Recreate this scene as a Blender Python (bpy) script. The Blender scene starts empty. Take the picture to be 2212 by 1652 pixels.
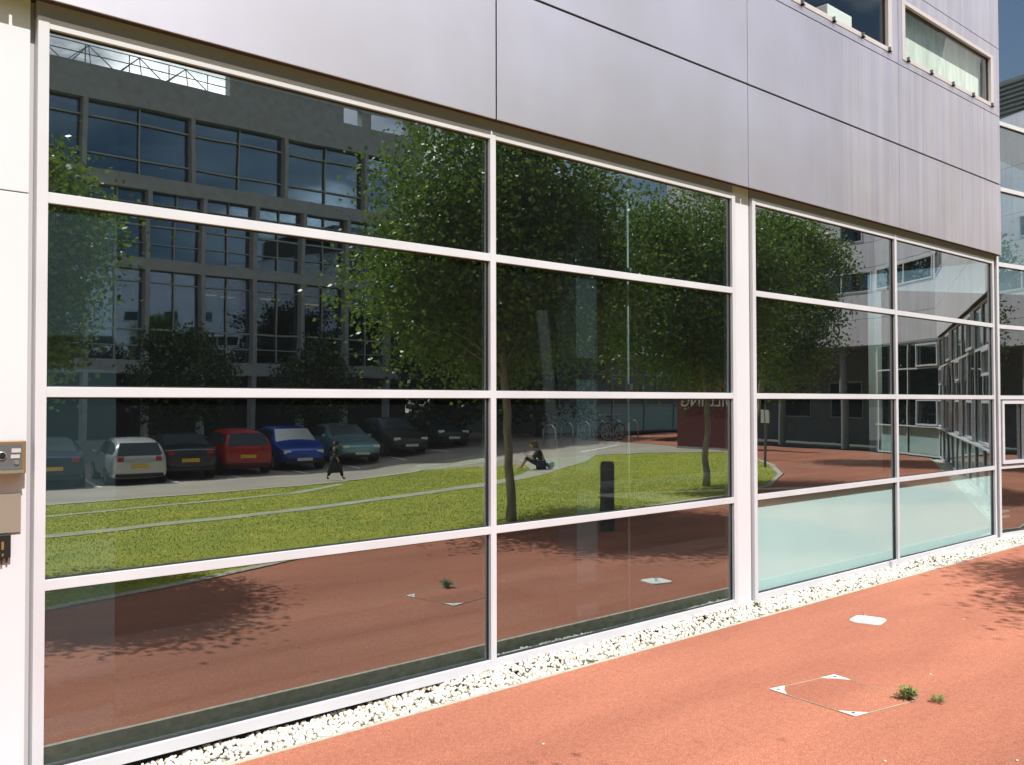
import bpy, bmesh, math, random
import numpy as np
from mathutils import Vector, Matrix, Euler
R = math.radians
random.seed(7); rng = np.random.default_rng(7)
S = bpy.context.scene
COL = S.collection

# ------------------------------------------------------------------ camera
cam = bpy.data.cameras.new('camera'); cam_o = bpy.data.objects.new('camera', cam); COL.objects.link(cam_o)
cam.sensor_width = 36.0; cam.lens = 36 * 2000 / 2212; cam.clip_end = 2000; cam.clip_start = 0.05
def _cam():
    yaw, pitch, roll = R(42.067), R(1.2342), R(-0.1379)
    f = Vector((math.sin(yaw)*math.cos(pitch), math.cos(yaw)*math.cos(pitch), math.sin(pitch)))
    r = Vector((math.cos(yaw), -math.sin(yaw), 0)); u = r.cross(f)
    r2 = math.cos(roll)*r + math.sin(roll)*u; u2 = -math.sin(roll)*r + math.cos(roll)*u
    m = Matrix((r2, u2, -f)).transposed().to_4x4(); m.translation = Vector((0, -4.3676, 1.635)); return m
cam_o.matrix_world = _cam(); S.camera = cam_o

# ------------------------------------------------------------------ sky, sun, exposure
SUN_EL, SUN_AZ = R(54.5), R(10)            # azimuth measured from -y towards -x (the sun stands behind the camera)
w = bpy.data.worlds.new('World'); S.world = w; w.use_nodes = True
nt = w.node_tree; nt.nodes.clear()
out = nt.nodes.new('ShaderNodeOutputWorld'); bg = nt.nodes.new('ShaderNodeBackground'); bg.inputs['Strength'].default_value = 0.058
sky = nt.nodes.new('ShaderNodeTexSky'); sky.sky_type = 'NISHITA'; sky.sun_disc = False
sky.sun_elevation = SUN_EL; sky.sun_rotation = math.pi + SUN_AZ
tc = nt.nodes.new('ShaderNodeTexCoord'); mp = nt.nodes.new('ShaderNodeMapping'); mp.inputs['Scale'].default_value = (1.4, 1.4, 3.2); mp.inputs['Location'].default_value = (0.35, 0.2, 0.4)
nz = nt.nodes.new('ShaderNodeTexNoise'); nz.inputs['Scale'].default_value = 1.7; nz.inputs['Detail'].default_value = 7; nz.inputs['Roughness'].default_value = 0.56
rp = nt.nodes.new('ShaderNodeValToRGB'); rp.color_ramp.elements[0].position = 0.44; rp.color_ramp.elements[1].position = 0.66
mx = nt.nodes.new('ShaderNodeMixRGB'); mx.inputs[2].default_value = (15.0, 15.3, 16.0, 1)
L = nt.links.new
L(tc.outputs['Generated'], mp.inputs[0]); L(mp.outputs[0], nz.inputs[0]); L(nz.outputs['Fac'], rp.inputs[0])
L(rp.outputs[0], mx.inputs[0]); L(sky.outputs[0], mx.inputs[1]); rp2 = nt.nodes.new('ShaderNodeValToRGB'); rp2.color_ramp.elements[0].position = 0.56; rp2.color_ramp.elements[1].position = 0.68; mx2 = nt.nodes.new('ShaderNodeMixRGB'); mx2.inputs[2].default_value = (52, 52, 53, 1)
L(nz.outputs['Fac'], rp2.inputs[0]); L(rp2.outputs[0], mx2.inputs[0]); L(mx.outputs[0], mx2.inputs[1]); L(mx2.outputs[0], bg.inputs[0]); L(bg.outputs[0], out.inputs[0])
sd = bpy.data.lights.new('sun', 'SUN'); sd.energy = 4.9; sd.angle = R(0.53); sd.color = (1.0, 0.965, 0.92)
so = bpy.data.objects.new('sun', sd); COL.objects.link(so)
to_sun = Vector((-math.sin(SUN_AZ)*math.cos(SUN_EL), -math.cos(SUN_AZ)*math.cos(SUN_EL), math.sin(SUN_EL)))
so.rotation_euler = to_sun.to_track_quat('Z', 'Y').to_euler(); so.location = (0, -10, 30)
S.view_settings.view_transform = 'Standard'; S.view_settings.look = 'None'; S.view_settings.gamma = 1.0
S.view_settings.exposure = 0.5; S.view_settings.use_curve_mapping = False
S.cycles.max_bounces = 10; S.cycles.transparent_max_bounces = 16; S.cycles.glossy_bounces = 6
S.cycles.caustics_reflective = False; S.cycles.caustics_refractive = False; S.cycles.sample_clamp_indirect = 6.0

# ------------------------------------------------------------------ materials
MATS = {}
def mat(name, col=(0.5,0.5,0.5), rough=0.6, metal=0.0, spec=0.5, var=0.0, vscale=4.0, bump=0.0, bscale=60.0, stretch=None, col2=None, emit=0.0):
    m = bpy.data.materials.new(name); m.use_nodes = True; n = m.node_tree.nodes; l = m.node_tree.links
    b = n['Principled BSDF']; b.inputs['Base Color'].default_value = (*col, 1); b.inputs['Roughness'].default_value = rough
    b.inputs['Metallic'].default_value = metal; b.inputs['Specular IOR Level'].default_value = spec
    t = n.new('ShaderNodeTexCoord'); mpn = n.new('ShaderNodeMapping'); l.new(t.outputs['Object'], mpn.inputs[0])
    if stretch: mpn.inputs['Scale'].default_value = stretch
    if var or col2:
        z = n.new('ShaderNodeTexNoise'); z.inputs['Scale'].default_value = vscale; z.inputs['Detail'].default_value = 6; l.new(mpn.outputs[0], z.inputs[0])
        c = n.new('ShaderNodeValToRGB'); l.new(z.outputs['Fac'], c.inputs[0])
        c.color_ramp.elements[0].position = 0.32; c.color_ramp.elements[1].position = 0.68
        lo = col2 if col2 else tuple(v*(1-var) for v in col)
        c.color_ramp.elements[0].color = (*lo, 1); c.color_ramp.elements[1].color = (*(col if col2 else tuple(min(1, v*(1+var)) for v in col)), 1)
        l.new(c.outputs[0], b.inputs['Base Color'])
    if bump:
        z2 = n.new('ShaderNodeTexNoise'); z2.inputs['Scale'].default_value = bscale; z2.inputs['Detail'].default_value = 4; l.new(t.outputs['Object'], z2.inputs[0])
        bp = n.new('ShaderNodeBump'); bp.inputs['Strength'].default_value = bump; bp.inputs['Distance'].default_value = 0.01; l.new(z2.outputs['Fac'], bp.inputs['Height']); l.new(bp.outputs[0], b.inputs['Normal'])
    if emit:
        b.inputs['Emission Color'].default_value = (*col, 1); b.inputs['Emission Strength'].default_value = emit
    MATS[name] = m; return m

def glass_mat(name, refl, tcol, tint=(0.90, 1.0, 0.99), wav=0.00006, rough=0.0, dust=0.0):
    m = bpy.data.materials.new(name); m.use_nodes = True; n = m.node_tree.nodes; l = m.node_tree.links; n.clear()
    o = n.new('ShaderNodeOutputMaterial'); mixs = n.new('ShaderNodeMixShader'); g = n.new('ShaderNodeBsdfGlossy'); t = n.new('ShaderNodeBsdfTransparent')
    g.inputs['Roughness'].default_value = rough; g.inputs['Color'].default_value = (*tint, 1); t.inputs['Color'].default_value = (*tcol, 1)
    ge = n.new('ShaderNodeNewGeometry'); vd = n.new('ShaderNodeVectorMath'); vd.operation = 'DOT_PRODUCT'; l.new(ge.outputs['Incoming'], vd.inputs[0]); l.new(ge.outputs['Normal'], vd.inputs[1])
    ab = n.new('ShaderNodeMath'); ab.operation = 'ABSOLUTE'; l.new(vd.outputs['Value'], ab.inputs[0])
    om = n.new('ShaderNodeMath'); om.operation = 'SUBTRACT'; om.inputs[0].default_value = 1.0; l.new(ab.outputs[0], om.inputs[1])
    fr = n.new('ShaderNodeMath'); fr.operation = 'POWER'; fr.inputs[1].default_value = 4.5; l.new(om.outputs[0], fr.inputs[0])
    ma = n.new('ShaderNodeMath'); ma.operation = 'MULTIPLY_ADD'; ma.inputs[1].default_value = 1 - refl; ma.inputs[2].default_value = refl; ma.use_clamp = True
    l.new(fr.outputs[0], ma.inputs[0]); l.new(ma.outputs[0], mixs.inputs[0]); l.new(t.outputs[0], mixs.inputs[1]); l.new(g.outputs[0], mixs.inputs[2])
    if wav:
        tcn = n.new('ShaderNodeTexCoord'); z = n.new('ShaderNodeTexNoise'); z.inputs['Scale'].default_value = 2.2; z.inputs['Detail'].default_value = 1; l.new(tcn.outputs['Object'], z.inputs[0])
        bp = n.new('ShaderNodeBump'); bp.inputs['Strength'].default_value = 1.0; bp.inputs['Distance'].default_value = wav*5; l.new(z.outputs['Fac'], bp.inputs['Height']); l.new(bp.outputs[0], g.inputs['Normal'])
    if dust:
        tcd = n.new('ShaderNodeTexCoord'); zd = n.new('ShaderNodeTexNoise'); zd.inputs['Scale'].default_value = 1.1; zd.inputs['Detail'].default_value = 9; zd.inputs['Roughness'].default_value = 0.75; l.new(tcd.outputs['Object'], zd.inputs[0])
        md = n.new('ShaderNodeMath'); md.operation = 'MULTIPLY'; md.inputs[1].default_value = dust; l.new(zd.outputs['Fac'], md.inputs[0])
        df = n.new('ShaderNodeBsdfDiffuse'); df.inputs['Color'].default_value = (0.55, 0.62, 0.66, 1); m2_ = n.new('ShaderNodeMixShader'); l.new(md.outputs[0], m2_.inputs[0]); l.new(mixs.outputs[0], m2_.inputs[1]); l.new(df.outputs[0], m2_.inputs[2]); l.new(m2_.outputs[0], o.inputs[0])
    else: l.new(mixs.outputs[0], o.inputs[0])
    MATS[name] = m; return m

mat('frame', (0.515, 0.515, 0.545), 0.42, 0.0, 0.5, var=0.05, vscale=2.2)
mat('frame_side', (0.42, 0.40, 0.41), 0.5)
mat('gasket', (0.015, 0.015, 0.017), 0.6)
mat('gap', (0.03, 0.028, 0.03), 0.9)
mat('soffit', (0.09, 0.06, 0.05), 0.7, var=0.15, vscale=6, stretch=(1, 1, 1))
mat('slab_concrete', (0.36, 0.37, 0.37), 0.85, var=0.12, vscale=3, bump=0.3, bscale=40)
mat('concrete', (0.36, 0.34, 0.31), 0.85, var=0.15, vscale=3, bump=0.3, bscale=40)
mat('edging', (0.45, 0.41, 0.33), 0.9, var=0.2, vscale=18, bump=0.4, bscale=120)
mat('edge_side', (0.42, 0.43, 0.34), 0.95, var=0.25, vscale=14)
mat('asphalt', (0.33, 0.285, 0.235), 0.9, var=0.12, vscale=0.6, bump=0.3, bscale=150)
mat('subsoil', (0.10, 0.09, 0.075), 0.95, var=0.2, vscale=3)
mat('pathing', (0.36, 0.35, 0.26), 0.9, var=0.18, vscale=3)
mat('lawn', (0.34, 0.335, 0.030), 0.95, col2=(0.22, 0.26, 0.022), vscale=1.6, bump=0.2, bscale=50)
mat('blade', (0.38, 0.38, 0.036), 0.75, col2=(0.25, 0.31, 0.032), vscale=2.5)
mat('flower', (0.75, 0.52, 0.02), 0.7)
mat('pebble', (0.70, 0.67, 0.60), 0.7, col2=(0.42, 0.39, 0.33), vscale=16)
mat('bark', (0.46, 0.43, 0.35), 0.85, col2=(0.25, 0.22, 0.17), vscale=14, bump=0.5, bscale=40, stretch=(1, 1, 0.25))
mat('bark_dark', (0.07, 0.06, 0.05), 0.9, var=0.3, vscale=10)
mat('bollard', (0.085, 0.10, 0.11), 0.45, 0.2)
mat('steel', (0.62, 0.63, 0.64), 0.3, 0.9)
mat('steel_dark', (0.16, 0.16, 0.17), 0.5, 0.6)
mat('rod_steel', (0.80, 0.82, 0.82), 0.4, 0.3)
mat('white', (0.82, 0.82, 0.79), 0.55)
mat('teal', (0.28, 0.42, 0.40), 0.4)
mat('tyre', (0.02, 0.02, 0.02), 0.8)
mat('carglass', (0.05, 0.065, 0.075), 0.06, 0.0, 0.9)
mat('plate_yellow', (0.75, 0.48, 0.03), 0.5)
mat('plate_white', (0.7, 0.7, 0.68), 0.5)
mat('taillight', (0.35, 0.01, 0.015), 0.2)
mat('headlight', (0.75, 0.78, 0.8), 0.08, 0.3)
mat('skin', (0.52, 0.33, 0.24), 0.6)
mat('hair', (0.10, 0.055, 0.03), 0.55, var=0.3, vscale=40)
mat('jacket', (0.012, 0.018, 0.018), 0.85)
mat('skirt', (0.012, 0.012, 0.018), 0.9)
mat('jeans', (0.03, 0.035, 0.07), 0.9)
mat('redwall', (0.11, 0.020, 0.018), 0.7, var=0.12, vscale=3, stretch=(1, 1, 8))
mat('letters', (0.62, 0.6, 0.58), 0.4, 0.5)
mat('interior', (0.035, 0.038, 0.04), 0.9)
mat('interior_post', (0.12, 0.16, 0.19), 0.7)
mat('darkwall', (0.17, 0.19, 0.19), 0.8, var=0.1, vscale=2)
mat('blind', (0.82, 0.84, 0.78), 0.9, col2=(0.55, 0.57, 0.5), vscale=4, stretch=(3, 1, 0.6))
mat('blue_window', (0.09, 0.19, 0.24), 0.4)
mat('spandrel', (0.30, 0.34, 0.33), 0.6)
mat('spandrel_dark', (0.16, 0.18, 0.18), 0.6)
mat('far_frame', (0.38, 0.38, 0.36), 0.6)
mat('panel_white', (0.57, 0.565, 0.60), 0.5, var=0.03, vscale=1.4)
mat('strip_grey', (0.30, 0.28, 0.40), 0.6)
mat('brass', (0.42, 0.26, 0.16), 0.35, 0.7)
mat('taupe', (0.23, 0.19, 0.155), 0.55)
mat('black', (0.012, 0.012, 0.012), 0.4)
mat('bright_red', (0.45, 0.03, 0.04), 0.5)
mat('lamp_orange', (1.0, 0.5, 0.15), 0.5, emit=1.2)
mat('louvre', (0.10, 0.115, 0.115), 0.5, 0.3)
mat('weed', (0.10, 0.17, 0.035), 0.7, col2=(0.17, 0.22, 0.06), vscale=40)
glass_mat('glass', 0.36, (0.42, 0.52, 0.52), dust=0.011)
glass_mat('glass_wing', 0.34, (0.50, 0.60, 0.60), wav=0)
glass_mat('glass_clear', 0.10, (0.90, 0.95, 0.93), wav=0)
glass_mat('glass_far', 0.30, (0.3, 0.36, 0.4), tint=(0.55, 0.78, 1.0), wav=0)

def terracotta():
    m = bpy.data.materials.new('terracotta'); m.use_nodes = True; n = m.node_tree.nodes; l = m.node_tree.links; b = n['Principled BSDF']
    b.inputs['Roughness'].default_value = 0.92; b.inputs['Specular IOR Level'].default_value = 0.25
    t = n.new('ShaderNodeTexCoord')
    v = n.new('ShaderNodeTexVoronoi'); v.inputs['Scale'].default_value = 230; l.new(t.outputs['Object'], v.inputs[0])
    r1 = n.new('ShaderNodeValToRGB'); e = r1.color_ramp.elements; e[0].position = 0.0; e[0].color = (0.32, 0.112, 0.070, 1); e[1].position = 1.0; e[1].color = (0.50, 0.222, 0.145, 1)
    x = e.new(0.45); x.color = (0.405, 0.150, 0.092, 1)
    sep = n.new('ShaderNodeSeparateColor'); l.new(v.outputs['Color'], sep.inputs[0]); l.new(sep.outputs[0], r1.inputs[0])
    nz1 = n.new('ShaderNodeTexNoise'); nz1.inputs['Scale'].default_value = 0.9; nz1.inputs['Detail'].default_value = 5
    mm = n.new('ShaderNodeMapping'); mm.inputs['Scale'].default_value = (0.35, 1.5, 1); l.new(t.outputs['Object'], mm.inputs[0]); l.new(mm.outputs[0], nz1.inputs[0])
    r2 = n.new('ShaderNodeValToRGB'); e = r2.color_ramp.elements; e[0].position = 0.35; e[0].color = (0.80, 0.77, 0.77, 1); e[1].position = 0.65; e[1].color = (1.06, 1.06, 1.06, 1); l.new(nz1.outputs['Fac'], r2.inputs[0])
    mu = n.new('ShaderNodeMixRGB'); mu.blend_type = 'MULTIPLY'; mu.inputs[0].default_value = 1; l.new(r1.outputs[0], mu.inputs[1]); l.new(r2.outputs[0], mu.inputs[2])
    nz2 = n.new('ShaderNodeTexNoise'); nz2.inputs['Scale'].default_value = 26; nz2.inputs['Detail'].default_value = 3; l.new(t.outputs['Object'], nz2.inputs[0])
    r3 = n.new('ShaderNodeValToRGB'); e = r3.color_ramp.elements; e[0].position = 0.3; e[0].color = (0.9, 0.88, 0.88, 1); e[1].position = 0.6; e[1].color = (1, 1, 1, 1); l.new(nz2.outputs['Fac'], r3.inputs[0])
    mu2 = n.new('ShaderNodeMixRGB'); mu2.blend_type = 'MULTIPLY'; mu2.inputs[0].default_value = 1; l.new(mu.outputs[0], mu2.inputs[1]); l.new(r3.outputs[0], mu2.inputs[2])
    l.new(mu2.outputs[0], b.inputs['Base Color'])
    bp = n.new('ShaderNodeBump'); bp.inputs['Strength'].default_value = 0.5; bp.inputs['Distance'].default_value = 0.004; l.new(v.outputs['Distance'], bp.inputs['Height']); l.new(bp.outputs[0], b.inputs['Normal'])
    MATS['terracotta'] = m
terracotta()

def cladding():
    m = bpy.data.materials.new('cladding'); m.use_nodes = True; n = m.node_tree.nodes; l = m.node_tree.links; b = n['Principled BSDF']
    b.inputs['Metallic'].default_value = 0.93
    t = n.new('ShaderNodeTexCoord'); mm = n.new('ShaderNodeMapping'); mm.inputs['Scale'].default_value = (9, 9, 0.22); l.new(t.outputs['Object'], mm.inputs[0])
    z = n.new('ShaderNodeTexNoise'); z.inputs['Scale'].default_value = 1.0; z.inputs['Detail'].default_value = 5; z.inputs['Roughness'].default_value = 0.7; l.new(mm.outputs[0], z.inputs[0])
    c = n.new('ShaderNodeValToRGB'); e = c.color_ramp.elements; e[0].position = 0.44; e[0].color = (0.69, 0.66, 0.725, 1); e[1].position = 0.66; e[1].color = (0.79, 0.755, 0.78, 1); x_ = e.new(0.36); x_.color = (0.665, 0.635, 0.70, 1); x_ = e.new(0.05); x_.color = (0.72, 0.69, 0.75, 1); sx = n.new('ShaderNodeSeparateXYZ'); l.new(t.outputs['Object'], sx.inputs[0]); mk = n.new('ShaderNodeMapRange'); mk.inputs['From Min'].default_value = 6.4; mk.inputs['From Max'].default_value = 8.4; l.new(sx.outputs[0], mk.inputs[0])
    mk2 = n.new('ShaderNodeMath'); mk2.operation = 'MULTIPLY'; l.new(z.outputs['Fac'], mk2.inputs[0]); l.new(mk.outputs[0], mk2.inputs[1]); l.new(mk2.outputs[0], c.inputs[0])
    z3 = n.new('ShaderNodeTexNoise'); z3.inputs['Scale'].default_value = 1.3; z3.inputs['Detail'].default_value = 3; l.new(t.outputs['Object'], z3.inputs[0])
    c3 = n.new('ShaderNodeValToRGB'); e = c3.color_ramp.elements; e[0].position = 0.3; e[0].color = (0.93, 0.92, 0.90, 1); e[1].position = 0.7; e[1].color = (1.03, 1.03, 1.05, 1); l.new(z3.outputs['Fac'], c3.inputs[0])
    mu = n.new('ShaderNodeMixRGB'); mu.blend_type = 'MULTIPLY'; mu.inputs[0].default_value = 1; l.new(c.outputs[0], mu.inputs[1]); l.new(c3.outputs[0], mu.inputs[2]); l.new(mu.outputs[0], b.inputs['Base Color'])
    mr = n.new('ShaderNodeMath'); mr.operation = 'MULTIPLY_ADD'; mr.inputs[1].default_value = 0.05; mr.inputs[2].default_value = 0.435; l.new(z.outputs['Fac'], mr.inputs[0]); l.new(mr.outputs[0], b.inputs['Roughness'])
    MATS['cladding'] = m
    m2 = m.copy(); m2.name = 'cladding_wing'; m2.node_tree.nodes['Principled BSDF'].inputs['Metallic'].default_value = 0.35; MATS['cladding_wing'] = m2
cladding()

def foliage(name, c1, c2, trans=0.3):
    m = bpy.data.materials.new(name); m.use_nodes = True; n = m.node_tree.nodes; l = m.node_tree.links; n.clear()
    o = n.new('ShaderNodeOutputMaterial'); b = n.new('ShaderNodeBsdfPrincipled'); tr = n.new('ShaderNodeBsdfTranslucent'); mxs = n.new('ShaderNodeMixShader'); mxs.inputs[0].default_value = trans
    b.inputs['Roughness'].default_value = 0.38
    g = n.new('ShaderNodeNewGeometry'); c = n.new('ShaderNodeValToRGB'); l.new(g.outputs['Random Per Island'], c.inputs[0])
    c.color_ramp.elements[0].color = (*c1, 1); c.color_ramp.elements[1].color = (*c2, 1)
    l.new(c.outputs[0], b.inputs['Base Color']); l.new(c.outputs[0], tr.inputs[0]); l.new(b.outputs[0], mxs.inputs[1]); l.new(tr.outputs[0], mxs.inputs[2]); l.new(mxs.outputs[0], o.inputs[0]); MATS[name] = m
foliage('leaf', (0.06, 0.13, 0.018), (0.20, 0.30, 0.035), 0.45)
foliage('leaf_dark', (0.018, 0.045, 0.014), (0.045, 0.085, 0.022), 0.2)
M = MATS

# ------------------------------------------------------------------ mesh helpers
class MB:
    def __init__(s): s.v = []; s.f = []
    def add(s, vs, fs):
        k = len(s.v); s.v += [tuple(v) for v in vs]; s.f += [tuple(i + k for i in f) for f in fs]; return s
    def box(s, x0, x1, y0, y1, z0, z1, mtx=None):
        vs = [Vector(p) for p in ((x0,y0,z0),(x1,y0,z0),(x1,y1,z0),(x0,y1,z0),(x0,y0,z1),(x1,y0,z1),(x1,y1,z1),(x0,y1,z1))]
        if mtx: vs = [mtx @ v for v in vs]
        return s.add(vs, [(0,3,2,1),(4,5,6,7),(0,1,5,4),(1,2,6,5),(2,3,7,6),(3,0,4,7)])
    def quad(s, *p): return s.add(p, [tuple(range(len(p)))])
    def prism(s, poly, z0, z1):
        n = len(poly); vs = [(x, y, z0) for x, y in poly] + [(x, y, z1) for x, y in poly]
        return s.add(vs, [tuple(range(n-1, -1, -1)), tuple(range(n, 2*n))] + [(i, (i+1) % n, n+(i+1) % n, n+i) for i in range(n)])
    def tube(s, pts, rad, n=8, cap=True):
        pts = [Vector(p) for p in pts]; rad = rad if hasattr(rad, '__len__') else [rad]*len(pts); rings = []
        for i, p in enumerate(pts):
            d = (pts[min(i+1, len(pts)-1)] - pts[max(i-1, 0)]); d.normalize()
            a = Vector((0,0,1)) if abs(d.z) < 0.9 else Vector((1,0,0)); u = d.cross(a).normalized(); v2 = d.cross(u)
            rings.append([p + rad[i]*(math.cos(2*math.pi*k/n)*u + math.sin(2*math.pi*k/n)*v2) for k in range(n)])
        vs = [q for r in rings for q in r]; fs = []
        for i in range(len(pts)-1):
            for k in range(n): fs.append((i*n+k, i*n+(k+1) % n, (i+1)*n+(k+1) % n, (i+1)*n+k))
        if cap: fs += [tuple(range(n-1, -1, -1)), tuple((len(pts)-1)*n+k for k in range(n))]
        return s.add(vs, fs)
    def ring(s, c, axis, R0, r, n=20, m=6):
        c = Vector(c); axis = Vector(axis).normalized(); u = axis.cross(Vector((0,0,1)) if abs(axis.z) < .9 else Vector((1,0,0))).normalized(); v = axis.cross(u); vs = []; fs = []
        for i in range(n):
            d = math.cos(2*math.pi*i/n)*u + math.sin(2*math.pi*i/n)*v
            for j in range(m): vs.append(c + d*(R0 + r*math.cos(2*math.pi*j/m)) + axis*r*math.sin(2*math.pi*j/m))
        for i in range(n):
            for j in range(m): fs.append((i*m+j, ((i+1) % n)*m+j, ((i+1) % n)*m+(j+1) % m, i*m+(j+1) % m))
        return s.add(vs, fs)
    def build(s, name, m, parent=None, smooth=False, kind=None, label=None, cat=None, group=None, bevel=0):
        me = bpy.data.meshes.new(name); me.from_pydata(s.v, [], s.f); me.materials.append(M[m] if isinstance(m, str) else m); me.update()
        if smooth: me.shade_smooth()
        o = bpy.data.objects.new(name, me); COL.objects.link(o)
        if parent: o.parent = parent
        if bevel:
            b = o.modifiers.new('bevel', 'BEVEL'); b.width = bevel; b.segments = 2; b.limit_method = 'ANGLE'
        if kind: o['kind'] = kind
        tag(o, label, cat, group); return o
def tag(o, label=None, cat=None, group=None):
    if label: o['label'] = label
    if cat: o['category'] = cat
    if group: o['group'] = group
    return o
def thing(name, label, cat, loc=(0,0,0), rz=0.0, group=None):
    o = bpy.data.objects.new(name, None); COL.objects.link(o); o.location = loc; o.rotation_euler = (0, 0, rz); return tag(o, label, cat, group)
def dup(root, loc, rz, label, group=None, scale=None):
    r = root.copy(); COL.objects.link(r); r.location = loc; r.rotation_euler = (0, 0, rz); r['label'] = label
    if group: r['group'] = group
    if scale: r.scale = scale
    for ch in list(root.children):
        c = ch.copy(); COL.objects.link(c); c.parent = r
        for g in ch.children:
            d = g.copy(); COL.objects.link(d); d.parent = c
    return r
def zg(x, y):
    a = np.clip((-np.asarray(y, float)-6)/16, 0, 1); c = np.clip((np.asarray(x, float)-17)/9, 0, 1); return -0.75*a*(1-c)
def zf(x, y): return float(zg(x, y))
def drape(name, poly, z, m, depth=0.03, kind='structure', xr=(14, 28), yr=(-24, -4)):
    """a ground sheet that follows the fall of the land, with a skirt of the given depth"""
    bm = bmesh.new(); bm.faces.new([bm.verts.new((x, y, 0)) for x, y in poly]); 
    def cut(co, no): bmesh.ops.bisect_plane(bm, geom=bm.verts[:]+bm.edges[:]+bm.faces[:], plane_co=co, plane_no=no)
    for y in np.arange(yr[0], yr[1]+.1, 1.0): cut((0, y, 0), (0, 1, 0))
    for x in np.arange(xr[0], xr[1]+.1, 1.0): cut((x, 0, 0), (1, 0, 0))
    for v in bm.verts: v.co.z = z + zf(v.co.x, v.co.y)
    bmesh.ops.recalc_face_normals(bm, faces=bm.faces[:])
    bmesh.ops.triangulate(bm, faces=bm.faces[:])
    for f in bm.faces:
        if f.normal.z < 0: f.normal_flip()
    be = [e for e in bm.edges if e.is_boundary]; r_ = bmesh.ops.extrude_edge_only(bm, edges=be)
    for g in r_['geom']:
        if isinstance(g, bmesh.types.BMVert): g.co.z -= depth
    me = bpy.data.meshes.new(name); bm.to_mesh(me); bm.free(); me.materials.append(M[m]); o = bpy.data.objects.new(name, me); COL.objects.link(o); o['kind'] = kind; return o
def flat(name, poly, z, m, kind='structure', depth=0.0):
    b = MB()
    if depth: b.prism(poly, z-depth, z)
    else: b.quad(*[(x, y, z) for x, y in poly])
    return b.build(name, m, kind=kind)

# ------------------------------------------------------------------ ground
W0, W1 = Vector((12.9, -0.50)), Vector((26.05, -7.05))     # paving edge along the wing
flat('ground', [(-300,-300),(300,-300),(300,300),(-300,300)], -0.16, 'subsoil') if False else drape('ground', [(-300,-300),(300,-300),(300,300),(-300,300)], -0.16, 'subsoil', depth=0.02)
drape('road', [(-60,-2.95),(2.2,-3.4),(4.8,-4.2),(8.0,-4.6),(13.3,-4.9),(17.4,-7.0),(22.8,-9.35),(26.0,-9.5),(28.05,-10.5),(28.6,-24),(60,-34),(120,-120),(-120,-120)], -0.012, 'asphalt', depth=0.10)
TERR = [(-60,-0.275),(12.86,-0.40),(25.93,-6.95),(28.0,-9.85),(28.25,-19),(36.5,-22.6),(36.0,-24.2),(28.0,-21.6),(26.3,-17.4),(25.7,-15.1),(25.3,-12.6),(23.6,-11.0),(21.4,-9.0),(18.6,-7.0),(15.6,-5.4),(13.3,-4.85),(8.0,-4.55),(6.5,-4.40),(4.8,-4.15),(3.4,-3.66),(2.2,-3.35),(-12,-2.9),(-60,-2.9)]
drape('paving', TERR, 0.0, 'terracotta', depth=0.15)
LAWN = [(-60,-3.02),(-12,-3.02),(2.2,-3.47),(3.4,-3.78),(4.8,-4.27),(6.5,-4.52),(8.0,-4.67),(13.2,-4.97),(15.5,-5.52),(18.5,-7.12),(21.3,-9.12),(23.5,-11.12),(25.1,-12.7),(23.4,-14.9),(22.2,-16.5),(20.9,-15.9),(19.6,-16.0),(18.4,-17.3),(17.2,-18.9),(14.5,-16.8),(12.6,-15.9),(11.0,-15.15),(8.0,-14.65),(5.2,-14.45),(-12,-14.2),(-60,-14.2)]
drape('lawn', LAWN, -0.002, 'lawn', depth=0.06)
def strip(name, pts, z, m, kind='structure', h=0.0):
    P = []
    for (a, b_) in zip(pts[:-1], pts[1:]):     # short steps, so that the strip follows the ground
        n_ = max(1, int(math.hypot(b_[0]-a[0], b_[1]-a[1])/0.7)) if max(abs(a[0]), abs(b_[0])) < 45 else 1
        for i in range(n_): f = i/n_; P.append((Vector((a[0]+(b_[0]-a[0])*f, a[1]+(b_[1]-a[1])*f)), a[2]+(b_[2]-a[2])*f))
    P.append((Vector((pts[-1][0], pts[-1][1])), pts[-1][2])); A = []; B = []
    for i, (p, wd) in enumerate(P):
        d = P[min(i+1, len(P)-1)][0] - P[max(i-1, 0)][0]; d.normalize(); nrm = Vector((-d.y, d.x)); A.append(p + nrm*wd/2); B.append(p - nrm*wd/2)
    b = MB(); n = len(P)
    vs = [(a.x, a.y, z+zf(a.x, a.y)) for a in A] + [(c.x, c.y, z+zf(c.x, c.y)) for c in B] + [(a.x, a.y, z-0.05+zf(a.x, a.y)) for a in A] + [(c.x, c.y, z-0.05+zf(c.x, c.y)) for c in B]
    fs = []
    for i in range(n-1):
        fs += [(i, i+1, n+i+1, n+i), (i, 2*n+i, 2*n+i+1, i+1), (n+i, n+i+1, 3*n+i+1, 3*n+i)]
    fs += [(0, n, 3*n, 2*n), (n-1, 3*n-1, 4*n-1, 2*n-1)]
    b.add(vs, fs); return b.build(name, m, kind=kind)
def wd(pts, w_): return [(x, y, w_) for x, y in pts]
strip('kerb', wd([(-60,-2.96),(-12,-2.96),(2.2,-3.41),(3.4,-3.72),(4.8,-4.21),(6.5,-4.46),(8.0,-4.61),(13.25,-4.91),(15.55,-5.46),(18.55,-7.06),(21.35,-9.06),(23.55,-11.06),(25.2,-12.65)], 0.11), 0.012, 'edging')
strip('kerb', wd([(25.2,-12.7),(23.5,-15.0),(22.2,-16.6)], 0.14), 0.012, 'edging')
strip('kerb', wd([(17.3,-19.0),(14.5,-16.9),(12.6,-16.0),(11.0,-15.25),(8.0,-14.75),(5.2,-14.55),(-12,-14.3),(-60,-14.3)], 0.2), 0.012, 'edging')
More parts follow.
